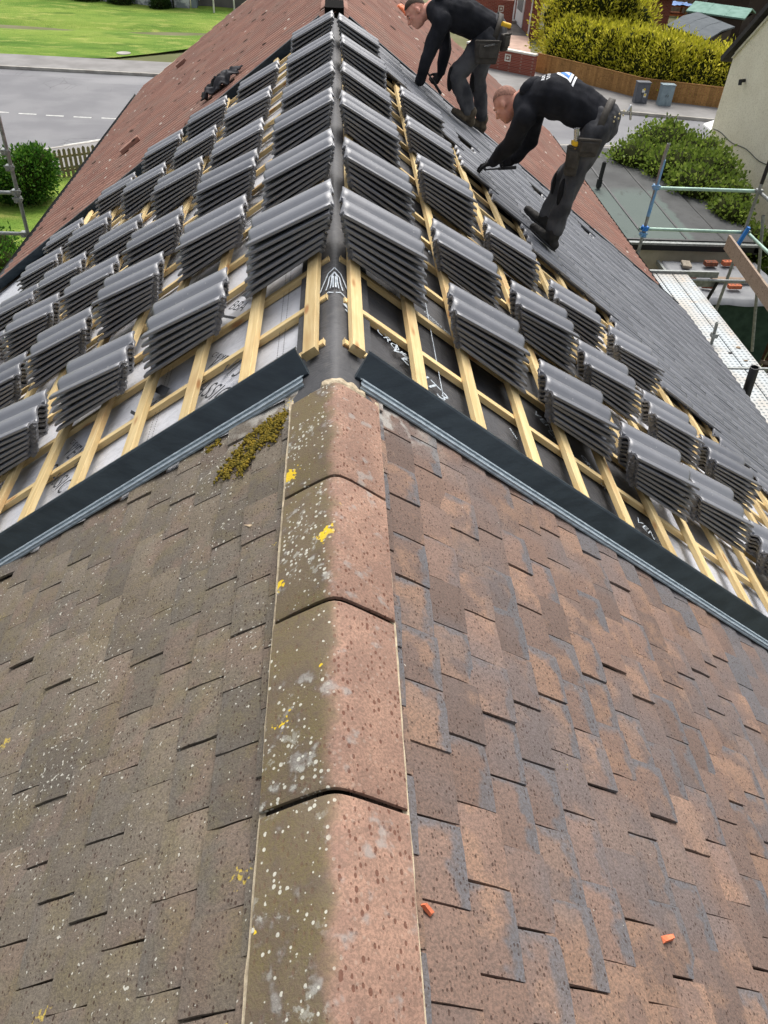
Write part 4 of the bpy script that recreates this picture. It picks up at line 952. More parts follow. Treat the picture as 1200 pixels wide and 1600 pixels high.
b = MB(); b.box((4.4, 17.55, -5.86), (10.2, 17.62, -5.60)); b.box((10.1, 17.55, -5.9), (10.2, 24.7, -5.66)); b.obj('fascia', M_black, ext)
b = MB(); b.box((6.6, 17.42, -5.68), (10.2, 17.54, -5.63)); b.obj('edge_trim', M_galv, ext)
vp_ = thing('vent_pipe', (7.1, 21.1, -5.6), 'upright black vent pipe on the flat felt roof', 'pipe')
b = MB(); b.hollow((7.12, 21, -5.6), (7.14, 21, -4.93), .055, .046); b.obj('pipe', M_black, vp_); b = MB(); b.tube((7.12, 21, -5.56), (7.125, 21, -5.36), .075); b.obj('collar', M_black, vp_)
# ivy heap spilling over the flat roof
iv = [(9.0, 23.6, -5.6, .9, .8, .5), (10.1, 24.6, -5.6, 1.1, 1.1, .75), (10.9, 23.6, -5.7, .9, 1.1, .8), (9.8, 22.6, -5.5, 1.0, 1.0, .55), (10.6, 22.0, -5.6, .9, 1.1, .7), (9.9, 21.2, -5.5, .8, .9, .45), (10.5, 20.4, -5.7, .6, .9, .6), (10.2, 19.5, -5.6, .45, .8, .35), (10.6, 18.5, -6.0, .4, .8, .4), (10.5, 25.4, -5.5, .4, .4, .6)]
bushy('ivy', 'mound of green ivy spilling over the flat felt roof', 'ivy', iv, 17000, .10, M_ivy, (10.4, 22.5, -7.9), up=.3, aspect=.7, trunk=(.06, 2.0), core=.86)
# low covered roof with loose bricks
tp = thing('covered_lean_to', (8.9, 16.5, GZ), 'low lean-to roof under a wrinkled grey sheet', 'lean-to')
b = MB(); b.box((7.85, 15.4, GZ), (10.0, 17.3, -6.12)); b.obj('wall', plain('dark_green_board', srgb(58, 76, 64), srgb(44, 60, 50), 5, .9, .1, .3), tp)
b = MB(); vs = []; fs = []
for i in range(31):
    for j in range(27): x = 7.75 + 2.35 * i / 30; y = 15.3 + 2.1 * j / 26; vs.append((x, y, -6.02 + .035 * noise.noise(Vector((x * 1.7, y * 1.7, 1))) + .03 * abs(noise.noise(Vector((x * 2.5 + y * 1.5, y * .8, 4)))) - (.12 if i == 0 or j in (0, 26) else 0)))
for i in range(30):
    for j in range(26): a = i * 27 + j; fs.append((a, a + 27, a + 28, a + 1))
b.add(vs, fs, True); b.obj('sheet', plain('grey_sheet', srgb(128, 130, 132), srgb(112, 114, 118), 3, .55, .35, .2, 20, world=True), tp)
b = MB(); b.bar((7.74, 15.3, -6.08), (7.74, 17.4, -6.08), .06, .1); b.obj('edge_trim', M_galv, tp)
M_or = plain('orange_brick_faces', srgb(196, 116, 84), srgb(160, 92, 68), 20, .9, .1, .4); M_br2 = plain('sooty_brick', srgb(140, 88, 68), srgb(92, 62, 50), 20, .9, .1, .4); M_st = plain('stone_slab', srgb(156, 148, 134), srgb(130, 122, 110), 10, .9, .1, .4)
def brick(x, y, rz, mat, label, dims=(.215, .1, .07), cored=False):
    t = thing('loose_brick', (x, y, -5.97), label, 'brick'); M = Matrix.Translation((x, y, -5.96)) @ Matrix.Rotation(rz, 4, 'Z')
    b = MB(); L, W, H = dims; b.box((-L / 2, -W / 2, 0), (L / 2, W / 2, H), M); b.obj('body', mat, t, None, .006)
    b = MB()
    for k in (-1, 0, 1): b.tube(M @ Vector((k * L * .3, 0, H + .0005)), M @ Vector((k * L * .3, 0, H + .003)), .02, n=10)
    b.obj('frog', M_black if cored else mat, t)
brick(8.25, 16.95, 1.4, M_st, 'grey stone slab at the left of the loose bricks', (.34, .2, .06))
brick(8.85, 17.0, .05, M_br2, 'dark red cored brick on the grey sheet', (.3, .15, .1), True); brick(9.3, 17.05, .1, M_or, 'orange brick at the right of the row on the sheet', (.3, .14, .1), True)
brick(8.2, 16.3, .8, M_or, 'broken orange brick half on the middle of the sheet', (.17, .12, .08)); brick(8.35, 15.8, -.1, M_br2, 'dark red brick at the near edge of the sheet', (.3, .12, .08)); brick(8.95, 15.8, .05, M_or, 'pale brick at the near right edge of the sheet', (.3, .12, .08), True)
b = MB(); b.bar((8.6, 16.25, -5.95), (9.5, 16.2, -5.95), .16, .05); tag(b.obj('timber_offcut', M_board), 'weathered timber offcut lying on the grey sheet', 'timber')
# garden fence and planting down below the platform
gf = thing('garden_fence', (10, 15.5, GZ), 'dark brown slatted garden fence below the scaffold platform', 'fence')
bs = MB(); bs.box((-.07, -.012, 0), (.07, .012, 1.0)); ms = bs.mesh('board'); M_df = timber_mat('dark_brown_board', srgb(96, 70, 48), srgb(76, 54, 38), srgb(52, 38, 28)); ms.materials.append(M_df)
for i in range(34):
    x = 8.0 + i * .155; link('board', ms, None, gf, Matrix.Translation((x, 16.6 - (x - 8) * .42, GZ + .0 + U(-.02, .02))) @ Matrix.Rotation(-.4 + U(-.03, .03), 4, 'Z') @ Matrix.Rotation(.12, 4, 'X'))
b = MB(); b.bar((7.9, 16.58, GZ + .85), (13.2, 14.36, GZ + .85), .05, .09); b.bar((7.9, 16.58, GZ + .3), (13.2, 14.36, GZ + .3), .05, .09); b.obj('rail', M_board, gf)
bushy('garden_shrub', 'dark green shrub below the scaffold platform', 'shrub', [(9.6, 18.6, GZ + .5, 1.3, 1.0, .8), (11.2, 18.3, GZ + .6, 1.2, 1.0, .9), (11.9, 16.8, GZ + .4, .9, 1.2, .7)], 5000, .14, M_dshrub, (10.6, 18, GZ), core=.85)
ga = thing('spiky_grass', (11.3, 19.2, GZ), 'spiky green grass plant in front of the cream gable', 'plant')
P = np.tile(np.array([[11.5, 18.0, -7.0]]), (260, 1)) + rng.normal(size=(260, 3)) * np.array([.25, .25, .05]); D = rng.normal(size=(260, 3)) * .5 + np.array([0, 0, 1.2])
leaves('blade', P, D, 1.1, M_ivy, ga, .05); b = MB(); b.tube((11.5, 18, GZ), (11.5, 18, -6.95), .12, .2); b.obj('stem', M_bark, ga)

# ------------------------------------------------------------------ scaffold, right
sc = thing('scaffold', (5.8, 10, GZ), 'tube scaffold with a metal deck along the right eaves', 'scaffold')
M_blue = plain('blue_paint_tube', srgb(96, 150, 196), srgb(130, 164, 190), 9, .45, .4, .2, 60); M_gtube = plain('green_tint_tube', srgb(168, 196, 180), srgb(140, 168, 156), 9, .45, .4, .2, 60, metal=.2); M_bclip = plain('bright_blue_band', srgb(40, 124, 206), srgb(30, 104, 180), 9, .5, .4, .1)
def tube(p, q, mat, name='tube', r=.026): b = MB(); b.hollow(p, q, r, r * .82, 14); return b.obj(name, mat, sc)
def clamp(p, mat, par=None): b = MB(); p = Vector(p); b.box(p - Vector((.045, .045, .035)), p + Vector((.045, .045, .035))); b.tube(p + Vector((-.07, 0, .01)), p + Vector((.07, 0, .01)), .014); b.tube(p + Vector((0, -.07, -.015)), p + Vector((0, .07, -.015)), .014); return b.obj('coupler', mat, sc, None, .008)
tube((4.97, 12, GZ), (4.97, 12, -2.15), M_galv, 'standard'); tube((4.97, 12, -2.15), (4.985, 12, -1.97), M_galv, 'standard')
b = MB(); b.tube((4.97, 12, -3.05), (4.98, 12, -2.2), .0285); b.obj('painted_band', M_blue, sc)
tube((6.62, 12, GZ), (6.62, 12, -2.05), M_galv, 'standard'); b = MB(); b.tube((6.62, 12, -2.5), (6.62, 12, -2.0), .029); b.obj('painted_band', M_black, sc)
tube((4.97, 12.05, -2.63), (6.7, 12.05, -2.63), M_gtube, 'ledger'); tube((4.9, 12.05, -3.27), (6.75, 12.05, -3.28), M_gtube, 'ledger')
clamp((4.97, 12, -2.60), M_blue); clamp((4.97, 12, -3.24), M_bclip); clamp((4.97, 12, -3.34), M_blue); clamp((6.63, 12.02, -2.62), M_galv); clamp((6.66, 12.02, -3.26), M_galv)
tube((6.66, 11.95, -2.64), (6.75, 7.0, -2.66), M_galv, 'guard_rail'); tube((6.7, 11.95, -3.28), (6.75, 7.0, -3.28), M_gtube, 'guard_rail'); tube((6.78, 11.9, -2.95), (7.5, 11.9, -5.35), M_galv, 'raker')
tube((4.6, 11.42, -3.83), (6.6, 11.42, -3.83), M_galv, 'transom'); tube((4.6, 8.55, -3.83), (6.8, 8.55, -3.83), M_galv, 'transom'); tube((4.6, 5.6, -3.83), (6.8, 5.6, -3.83), M_galv, 'transom'); tube((6.15, 11.4, -3.85), (5.9, 11.4, -4.9), M_black, 'brace')
tube((6.62, 5.5, GZ), (6.62, 5.5, -2.1), M_galv, 'standard')
for x in (4.9, 5.05, 5.2): tube((x, 13.4 + x * .1, -6.5), (x + U(-.1, .1), 13.3, -3.9), M_galv, 'spare_tube', .02)
b = MB(); b.bar((6.63, 11.93, -3.15), (6.55, 11.95, -3.5), .07, .05); b.obj('strap', M_bclip, sc)
# perforated steel deck boards
M_deckm = NT('perforated_steel'); _P = M_deckm.pos(); _v = M_deckm.vor(M_deckm.mapv(_P, (1, 1, .001)), 15, 0); _dot = M_deckm.ramp(_v.outputs['Distance'], .3, .2)
_c = M_deckm.mix(M_deckm.ramp(M_deckm.noise(_P, 1.6, 4), .35, .65), srgb(168, 176, 180), srgb(166, 162, 154)); _c = M_deckm.mix(M_deckm.math('MULTIPLY', M_deckm.ramp(M_deckm.noise(_P, 5, 4, .65), .56, .72), .55), _c, srgb(190, 168, 142)); _c = M_deckm.mix(M_deckm.math('MULTIPLY', _dot, .8), _c, srgb(88, 98, 102)); M_deckm.bump(_dot, .5, .01); M_deckm = M_deckm.fin(_c, .5, .45, .15)
DX = [4.30, 4.60, 4.86, 5.12, 5.38, 5.64]
for y0, y1 in ((8.56, 11.44), (5.6, 8.545)):
    for i in range(5):
        b = MB(); b.box((DX[i] + .006, y0, -3.79), (DX[i + 1] - .006, y1, -3.74)); b.obj('deck_board', M_deckm, sc, None, .006)
b = MB(); b.box((4.3, 8.535, -3.795), (5.7, 8.57, -3.725)); b.obj('deck_joint', M_galv, sc)
b = MB(); b.box((5.0, 11.445, -3.80), (6.15, 11.49, -3.70)); b.box((5.7, 11.445, -3.95), (6.15, 11.49, -3.86)); b.obj('deck_joint', M_galv, sc)
b = MB(); b.bar((6.05, 11.35, -3.17), (5.98, 7.4, -3.45), .035, .225); tag(b.obj('toe_board', M_board, sc))
pp = thing('black_pipe', (4.8, 7.4, -3.74), 'short black plastic pipe standing at the eaves deck', 'pipe'); b = MB(); b.hollow((4.83, 7.4, -3.74), (4.77, 7.4, -3.04), .052, .043); b.obj('pipe', M_black, pp); b = MB(); b.tube((4.835, 7.4, -3.74), (4.825, 7.4, -3.62), .06); b.obj('collar', M_black, pp)
pp = thing('pole_stub', (5.16, 9.2, -3.74), 'grey steel pole stub with a coupler standing on the deck', 'pole'); b = MB(); b.hollow((5.18, 9.2, -3.74), (5.15, 9.2, -3.42), .022, .017); b.obj('tube', M_galv, pp); b = MB(); b.box((5.135, 9.16, -3.64), (5.215, 9.24, -3.58)); b.obj('coupler', M_galv, pp)
for i, (x, y, lab) in enumerate(((5.48, 8.75, 'curled grey tile chip on the outer deck board'), (5.35, 8.95, 'small dark lump on the deck near the pole stub'), (5.52, 9.1, 'reddish crumb on the outer deck board'))):
    b = MB(); b.ell((x, y, -3.735), (.035, .012 + .008 * i, .012), None, 8, 5); tag(b.obj('debris', M_scrap if i != 1 else M_black), lab, 'debris')

# ------------------------------------------------------------------ background, left
sl = thing('scaffold', (-4.35, 11, GZ), 'grey tube scaffold standing beyond the left eaves', 'scaffold'); sc = sl
tube((-4.36, 11, GZ), (-4.30, 11, -1.55), M_galv, 'standard'); tube((-4.36, 11.05, -2.65), (-7, 11.05, -2.66), M_galv, 'ledger'); tube((-4.36, 11.05, -3.22), (-7, 11.05, -3.22), M_galv, 'ledger'); tube((-7, 11, GZ), (-7, 11, -1.5), M_galv, 'standard')
for z in (-2.10, -2.3, -2.62, -2.72): clamp((-4.33, 11, z), M_galv)
clamp((-4.36, 11, -3.2), M_galv)
terrain('garden_lawn', -30, -4, 12, 29.4, 50, 40, lambda x, y: GZ + .03 + .06 * noise.noise(Vector((x * .6, y * .6, 2))), M_grass)
bushy('round_shrub', 'rounded bright green shrub in the garden beside the picket fence', 'shrub', [(-9.55, 25.3, GZ + .75, .85, .8, .8), (-9.2, 25.5, GZ + 1.05, .6, .6, .55), (-10.0, 25.2, GZ + .6, .6, .6, .6)], 9000, .11, M_shrub, (-9.5, 25.3, GZ), aspect=.5, trunk=(.06, .5))
bushy('low_shrub', 'low green shrub at the left edge below the scaffold ledger', 'shrub', [(-9.6, 21.2, GZ + .25, 1.0, .9, .5), (-10.6, 22.0, GZ + .3, .8, .8, .5), (-9.0, 20.3, GZ + .2, .6, .6, .4)], 4000, .1, M_shrub, (-9.6, 21.2, GZ))
M_pick = timber_mat('pale_picket', srgb(146, 132, 106), srgb(122, 110, 88), srgb(92, 82, 64))
def picket(p0, p1, h, label, step=.16):
    p0, p1 = Vector(p0), Vector(p1); t = thing('picket_fence', ((p0.x + p1.x) / 2, (p0.y + p1.y) / 2, GZ), label, 'fence'); d = p1 - p0; L = d.length; d /= L
    b = MB(); b.add([(-.05, -.012, 0), (.05, -.012, 0), (.05, -.012, h - .05), (0, -.012, h), (-.05, -.012, h - .05), (-.05, .012, 0), (.05, .012, 0), (.05, .012, h - .05), (0, .012, h), (-.05, .012, h - .05)], [(0, 1, 2, 3, 4), (9, 8, 7, 6, 5), (0, 5, 6, 1), (1, 6, 7, 2), (2, 7, 8, 3), (3, 8, 9, 4), (4, 9, 5, 0)]); me = b.mesh('picket'); me.materials.append(M_pick)
    for i in range(int(L / step)): q = p0 + d * step * i; link('picket', me, None, t, Matrix.Translation((q.x, q.y, GZ + U(-.02, .02))) @ Matrix.Rotation(atan2(d.y, d.x) + U(-.03, .03), 4, 'Z'))
    b = MB(); nn = Vector((-d.y, d.x)) * .035
    for z in (.25, h - .25): b.bar((p0.x + nn.x, p0.y + nn.y, GZ + z), (p1.x + nn.x, p1.y + nn.y, GZ + z), .04, .07)
    b.obj('rail', M_pick, t)
picket((-9.9, 27.0), (-5.5, 29.6), .95, 'pale picket fence beyond the round shrub'); picket((-12.5, 19.0), (-9.95, 26.9), 1.0, 'picket fence running along the left edge of the garden')
# far side of the grass field
fw = thing('white_boundary_wall', (-11.5, 59.5, GZ), 'weathered white boundary wall behind the grass field', 'wall'); kk = NT('peeling_white_wall'); _P = kk.pos(); _c = kk.mix(kk.ramp(kk.noise(_P, 2.4, 5, .65), .42, .6), srgb(206, 206, 206), srgb(128, 132, 136)); kk.bump(kk.noise(_P, 8, 3), .4, .03); M_pw = kk.fin(_c, .9, .1)
b = MB(); b.bar((-22, 61.6, GZ + 1), (-9.2, 58.9, GZ + 1), .25, 2.4); b.obj('wall_face', M_pw, fw); b = MB(); b.bar((-22, 61.6, GZ + 2.25), (-9.2, 58.9, GZ + 2.25), .35, .1); b.obj('coping', M_cope, fw)
for i, (x, y) in enumerate(((-13.0, 59.35), (-10.2, 58.75))): b = MB(); b.tube((x, y, GZ), (x, y, GZ + 3), .06); b.obj('post', M_black, fw)
for i, (x, y, r) in enumerate(((-15.8, 59.6, .6), (-13.6, 59.2, .5), (-11.0, 58.7, .4))): bushy('wall_shrub', ['dark shrub at the left foot of the white wall', 'dark shrub at the middle foot of the white wall', 'small shrub at the right foot of the white wall'][i], 'shrub', [(x, y, GZ + .4, r * 1.6, r, r)], 1400, .14, M_dshrub, (x, y, GZ + .2))
gb = thing('gabled_outbuilding', (-9.0, 60.5, GZ), 'dark grey outbuilding with white bargeboard beyond the grass', 'outbuilding')
b = MB(); b.box((-9.1, 58.9, GZ), (-8.75, 63, GZ + 3)); b.obj('pier', plain('grey_blue_render', srgb(130, 138, 146), None, 3), gb); b = MB(); b.box((-8.745, 59.6, GZ), (-4, 66, GZ + 3)); b.obj('wall', plain('dark_render', srgb(110, 106, 102), srgb(96, 92, 90), 2, .95, .1, .3), gb)
b = MB(); b.bar((-8.75, 59.5, GZ + .75), (-7.2, 59.5, GZ + 2.1), .06, .28); b.obj('bargeboard', M_upvc, gb)
smooth_poly('driveway', [(-9.2, 57.9), (-2, 57.0), (-2, 66), (-9.2, 66)], GZ + .12, plain('drive_concrete', srgb(150, 148, 146), srgb(132, 130, 128), 1.5, .9, .2, .3, 20, world=True))
for i, (x, y, h) in enumerate(((-7.55, 57.9, 1.0), (-6.35, 58.6, .75))):
    t = thing('white_post', (x, y, GZ), ['taller white post at the driveway beyond the grass', 'shorter white post to the right on the driveway'][i], 'post'); b = MB(); b.tube((x, y, GZ + .1), (x, y, GZ + h + .1), .06, .05); b.obj('shaft', M_cope, t); b = MB(); b.ell((x, y, GZ + h + .1), (.055, .055, .05), None, 10, 6); b.obj('cap', M_cope, t)
b = MB(); b.tube((-10.9, 46.4, GZ + .03), (-10.9, 46.4, GZ + .09), .36, n=20); tag(b.obj('manhole_cover', M_kerb), 'pale manhole cover set in the grass by the pavement', 'cover')

# ------------------------------------------------------------------ people
def organic(name, mb, mat, parent, voxel, smooth=6, wrinkle=0, wscale=14, keep=None):
    """fuse overlapping rounded limbs into one continuous skin"""
    me = mb.mesh(name); o = bpy.data.objects.new(name, me); col.objects.link(o)
    r = o.modifiers.new('r', 'REMESH'); r.mode = 'VOXEL'; r.voxel_size = voxel
    sm = o.modifiers.new('s', 'SMOOTH'); sm.iterations = smooth; sm.factor = .5
    dg = bpy.context.evaluated_depsgraph_get(); m2 = bpy.data.meshes.new_from_object(o.evaluated_get(dg)); bpy.data.objects.remove(o)
    if wrinkle:
        nrm = [v.normal.copy() for v in m2.vertices]
        for v, nn in zip(m2.vertices, nrm):
            p = v.co; d = noise.noise(Vector((p.x * wscale, p.y * wscale, p.z * wscale * .55))) + .5 * noise.noise(Vector((p.x * wscale * 2.3, p.y * wscale * 2.1, p.z * wscale * 1.1 + 4)))
            v.co = p + nn * (d * wrinkle)
    m2.polygons.foreach_set('use_smooth', [True] * len(m2.polygons)); m2.name = name
    return link(name, m2, mat, parent)
M_skin = plain('skin', srgb(214, 158, 136), srgb(196, 132, 114), 18, .55, .35, .1, 90)
M_hair = plain('cropped_hair', srgb(74, 60, 50), srgb(52, 42, 36), 60, .85, .2, .5, 300)
M_stub = plain('shaved_hair', srgb(160, 118, 102), srgb(118, 88, 76), 60, .75, .2, .3, 300)
M_hood = plain('black_fleece', srgb(28, 29, 33), srgb(44, 45, 50), 6, .92, .12, .35, 120)
M_trou = plain('charcoal_work_trousers', srgb(52, 53, 57), srgb(88, 88, 90), 5, .85, .18, .4, 60)
M_pad = plain('black_patch', srgb(24, 24, 26), srgb(32, 32, 34), 12, .8, .2, .3)
M_boot1 = plain('worn_brown_boot', srgb(96, 86, 72), srgb(64, 58, 50), 20, .85, .2, .4); M_boot2 = plain('black_boot', srgb(34, 33, 32), srgb(52, 50, 48), 20, .75, .25, .4)
M_glove = plain('black_glove', srgb(24, 24, 25), srgb(34, 34, 35), 30, .8, .2, .3)
M_leather = plain('dark_leather', srgb(74, 70, 64), srgb(54, 50, 46), 14, .7, .3, .4, 60)
M_chrome = plain('bright_metal', srgb(200, 202, 204), srgb(170, 172, 174), 20, .25, .5, 0, metal=.9); M_yel = plain('yellow_plastic', srgb(236, 190, 40), srgb(220, 170, 30), 10, .4, .4, 0)
def V3(*a): return Vector(a)
def hand(b, wrist, d, palmn, curl, grip=0, s=1.0):
    """palm, four unequal bent fingers and a thumb leaving the side of the palm; d = pointing direction, palmn = palm normal"""
    d = d.normalized(); n = (palmn - d * palmn.dot(d)).normalized(); side = d.cross(n)
    c = wrist + d * .05 * s
    for k in (-1, -.33, .33, 1): b.cap(wrist + side * k * .016 * s, wrist + d * .085 * s + side * k * .03 * s, .019 * s, .017 * s)
    for k, L in ((-1, .068), (-.33, .082), (.33, .086), (1, .078)):
        p0 = wrist + d * .088 * s + side * k * .031 * s; a = curl + .12 * k
        d1 = d * cos(a * .5) + n * sin(a * .5); p1 = p0 + d1 * L * .45 * s; d2 = d * cos(a * 1.25) + n * sin(a * 1.25); p2 = p1 + d2 * L * .33 * s; d3 = d * cos(a * 1.8) + n * sin(a * 1.8); p3 = p2 + d3 * L * .27 * s
        b.cap(p0, p1, .0115 * s, .0108 * s); b.cap(p1, p2, .0108 * s, .010 * s); b.cap(p2, p3, .010 * s, .0085 * s)
    t0 = wrist + d * .03 * s + side * .03 * s; t1 = t0 + (side * .75 + d * .6 + n * .3).normalized() * .042 * s; t2 = t1 + (side * .25 + d * .8 + n * .55).normalized() * .034 * s
    b.cap(t0, t1, .015 * s, .0125 * s); b.cap(t1, t2, .0125 * s, .010 * s)
def person(name, label, J, face, lookdown, boots, shaved):
    t = thing(name, ((J['ankN'].x + J['ankF'].x) / 2, (J['ankN'].y + J['ankF'].y) / 2, J['ankN'].z - .1), label, 'person')
    H = J['head']; fwd = face.normalized(); up = (H - J['neck']); up = (up - fwd * up.dot(fwd)).normalized(); sd = fwd.cross(up)
    MH = Matrix((fwd, -sd, up)).transposed()
    hp = lambda f, s_, u: H + fwd * f + sd * s_ + up * u
    # --- one continuous body: head with features, neck, trunk, limbs, fingers
    b = MB()
    b.ell(hp(-.012, 0, .028), (.098, .077, .098), MH); b.ell(hp(.022, 0, -.045), (.070, .060, .075), MH); b.ell(hp(.05, 0, -.092), (.034, .036, .028), MH)
    b.ell(hp(.074, 0, .018), (.020, .055, .016), MH); b.cap(hp(.085, 0, .008), hp(.108, 0, -.030), .009, .014); b.ell(hp(.094, 0, -.036), (.014, .019, .011), MH)
    b.ell(hp(.082, 0, -.064), (.010, .024, .006), MH); b.ell(hp(.080, 0, -.074), (.010, .021, .006), MH)
    for q in (-1, 1):
        b.ell(hp(.062, q * .04, -.022), (.022, .02, .02), MH); b.ell(hp(-.008, q * .078, -.012), (.018, .009, .032), MH); b.ell(hp(.070, q * .031, -.002), (.010, .014, .008), MH)
    b.cap(J['neck'], H - up * .05 - fwd * .02, .062, .056)
    b.cap(J['pel'], J['spine'], .085, .085); b.cap(J['spine'], J['neck'] - (J['neck'] - J['spine']) * .2, .085, .07)
    for q in 'NF':
        b.cap(J['neck'], J['sh' + q], .06, .055); b.cap(J['sh' + q], J['el' + q], .048, .038); b.cap(J['el' + q], J['wr' + q], .038, .028); b.cap(J['pel'], J['hip' + q], .08, .075); b.cap(J['hip' + q], J['kn' + q], .078, .052); b.cap(J['kn' + q], J['ank' + q], .05, .036)
    organic('body', b, M_skin, t, .007, 3)
    # eyes, brows, hair
    b = MB()
    for q in (-1, 1): b.ell(hp(.076, q * .031, -.003), (.008, .012, .007), MH, 8, 6)
    b.obj('eye', plain('eye_white', srgb(210, 204, 198), None, 10, .3, .5, 0), t)
    b = MB()
    for q in (-1, 1): b.ell(hp(.084, q * .032, .018), (.007, .020, .005), MH, 8, 6); b.ell(hp(.083, q * .031, -.004), (.004, .006, .005), MH, 8, 6)
    b.obj('eyebrow', M_hair, t)
    b = MB(); nu, nv = 22, 12; vs = []; fs = []
    for j in range(nv + 1):
        for i in range(nu):
            a = 2 * pi * i / nu; e = pi / 2 - j / nv * (1.0 + .75 * (.5 - .5 * cos(a)) + .12 * sin(3 * a))
            q = V3(.0995 * cos(a) * cos(e), .0785 * sin(a) * cos(e), .0995 * sin(e)); vs.append(hp(-.012, 0, .028) + MH @ q * (1 + .012 * noise.noise(q * 60)))
    for j in range(nv):
        for i in range(nu): fs.append((j * nu + i, (j + 1) * nu + i, (j + 1) * nu + (i + 1) % nu, j * nu + (i + 1) % nu))
    b.add(vs, fs, True); b.obj('hair', M_stub if shaved else M_hair, t)
    # --- hoodie
    b = MB(); pel, spn, nk = J['pel'], J['spine'], J['neck']; ax = (nk - pel).normalized(); lat = (J['shF'] - J['shN']).normalized(); dp = ax.cross(lat).normalized()
    Mt = Matrix((ax, lat, dp)).transposed()
    bez = lambda f: pel * (1 - f) ** 2 + (spn * 2 - (pel + nk) * .5) * 2 * f * (1 - f) + nk * f * f
    for i in range(19):
        f = -.04 + .98 * i / 18; fi = max(0, min(1, f)); rl = .160 + .042 * sin(pi * min(1, fi * .72)) - (.05 * max(0, fi - .75) / .25); rd = .138 + .014 * sin(pi * fi) - .045 * max(0, fi - .7) / .3
        b.ell(bez(f), (.075, rl, rd), Mt)
    for q in 'NF': b.cap(nk.lerp(J['sh' + q], .35), J['sh' + q], .095, .088); b.cap(J['sh' + q], J['el' + q], .084, .062); b.cap(J['el' + q], J['wr' + q].lerp(J['el' + q], .06), .062, .045); b.ell(J['wr' + q].lerp(J['el' + q], .1), (.043, .043, .043))
    ho = organic('hoodie', b, M_hood, t, .010, 4, .016, 9)
    b = MB(); hb = nk - fwd * .035 + up * .012 - ax * .02      # hood lying bunched behind the neck
    for i in range(13):
        a = pi * (i / 12) - pi / 2; c = hb + sd * .112 * sin(a) - fwd * .07 * cos(a) + up * (.02 * cos(a)); b.ell(c, (.04, .04, .042))
    b.ell(hb - fwd * .045 - ax * .05 - up * .02, (.085, .095, .055), MH); organic('hood', b, M_hood, ho, .012, 6, .006, 14)
    for q in 'NF':
        d = (J['wr' + q] - J['el' + q]).normalized(); b = MB(); b.tube(J['wr' + q] - d * .05, J['wr' + q] - d * .005, .043, .040, 14); b.obj('cuff', M_hood, ho)
    # --- trousers
    b = MB(); b.ell(pel, (.13, .168, .138), Mt); b.ell(pel - ax * .05, (.11, .165, .135), Mt)
    for q in 'NF': b.cap(J['hip' + q], J['kn' + q], .104, .077); b.cap(J['kn' + q], J['ank' + q] + (J['kn' + q] - J['ank' + q]) * .14, .077, .066); b.ell(J['hip' + q], (.11, .11, .115))
    tr = organic('trousers', b, M_trou, t, .010, 4, .020, 11)
    for q in 'NF':
        kf = J['kn' + q] + J['kdir'] * .052 - V3(0, 0, .03); b = MB(); b.ell(kf, (.032, .055, .11), Matrix((J['kdir'], lat, V3(0, 0, 1))).transposed()); b.obj('knee_patch', M_pad, tr)
    # --- boots
    for q in 'NF':
        a = J['ank' + q]; fd = J['foot'].normalized(); up_ = V3(ST, 0, CT); sl_ = fd.cross(up_).normalized(); sole = a - up_ * .085
        b = MB(); b.cap(a + V3(0, 0, .03), a - up_ * .03, .056, .055); b.cap(sole - fd * .05 + up_ * .035, sole + fd * .10 + up_ * .03, .042, .040); b.cap(sole + fd * .08 + sl_ * .015 + up_ * .028, sole + fd * .165 + up_ * .026, .042, .034); b.cap(sole + fd * .06 - sl_ * .02 + up_ * .028, sole + fd * .14 - sl_ * .012 + up_ * .026, .034, .03)
        bo = organic('boot', b, boots, t, .009, 3, .003, 30)
        Ms = Matrix((fd, sl_, up_)).transposed(); b = MB(); b.ell(sole + fd * .05 + up_ * .008, (.152, .054, .016), Ms, 20, 6); b.obj('sole', M_black, bo)
        b = MB()
        for k in range(4): c = a + fd * (.03 + .022 * k) + up_ * (.0 - .012 * k - .004); b.cap(c - sl_ * .022, c + sl_ * .022, .004, .004)
        b.obj('lace', M_leather, bo)
    # --- gloves with five separate fingers
    for q in 'NF':
        b = MB(); hand(b, J['wr' + q], J['hd' + q], J['hn' + q], J['curl' + q]); organic('glove', b, M_glove, t, .0048, 2)
    return t, dict(ax=ax, lat=lat, dp=dp, fwd=fwd, up=up, sd=sd, Mt=Mt)
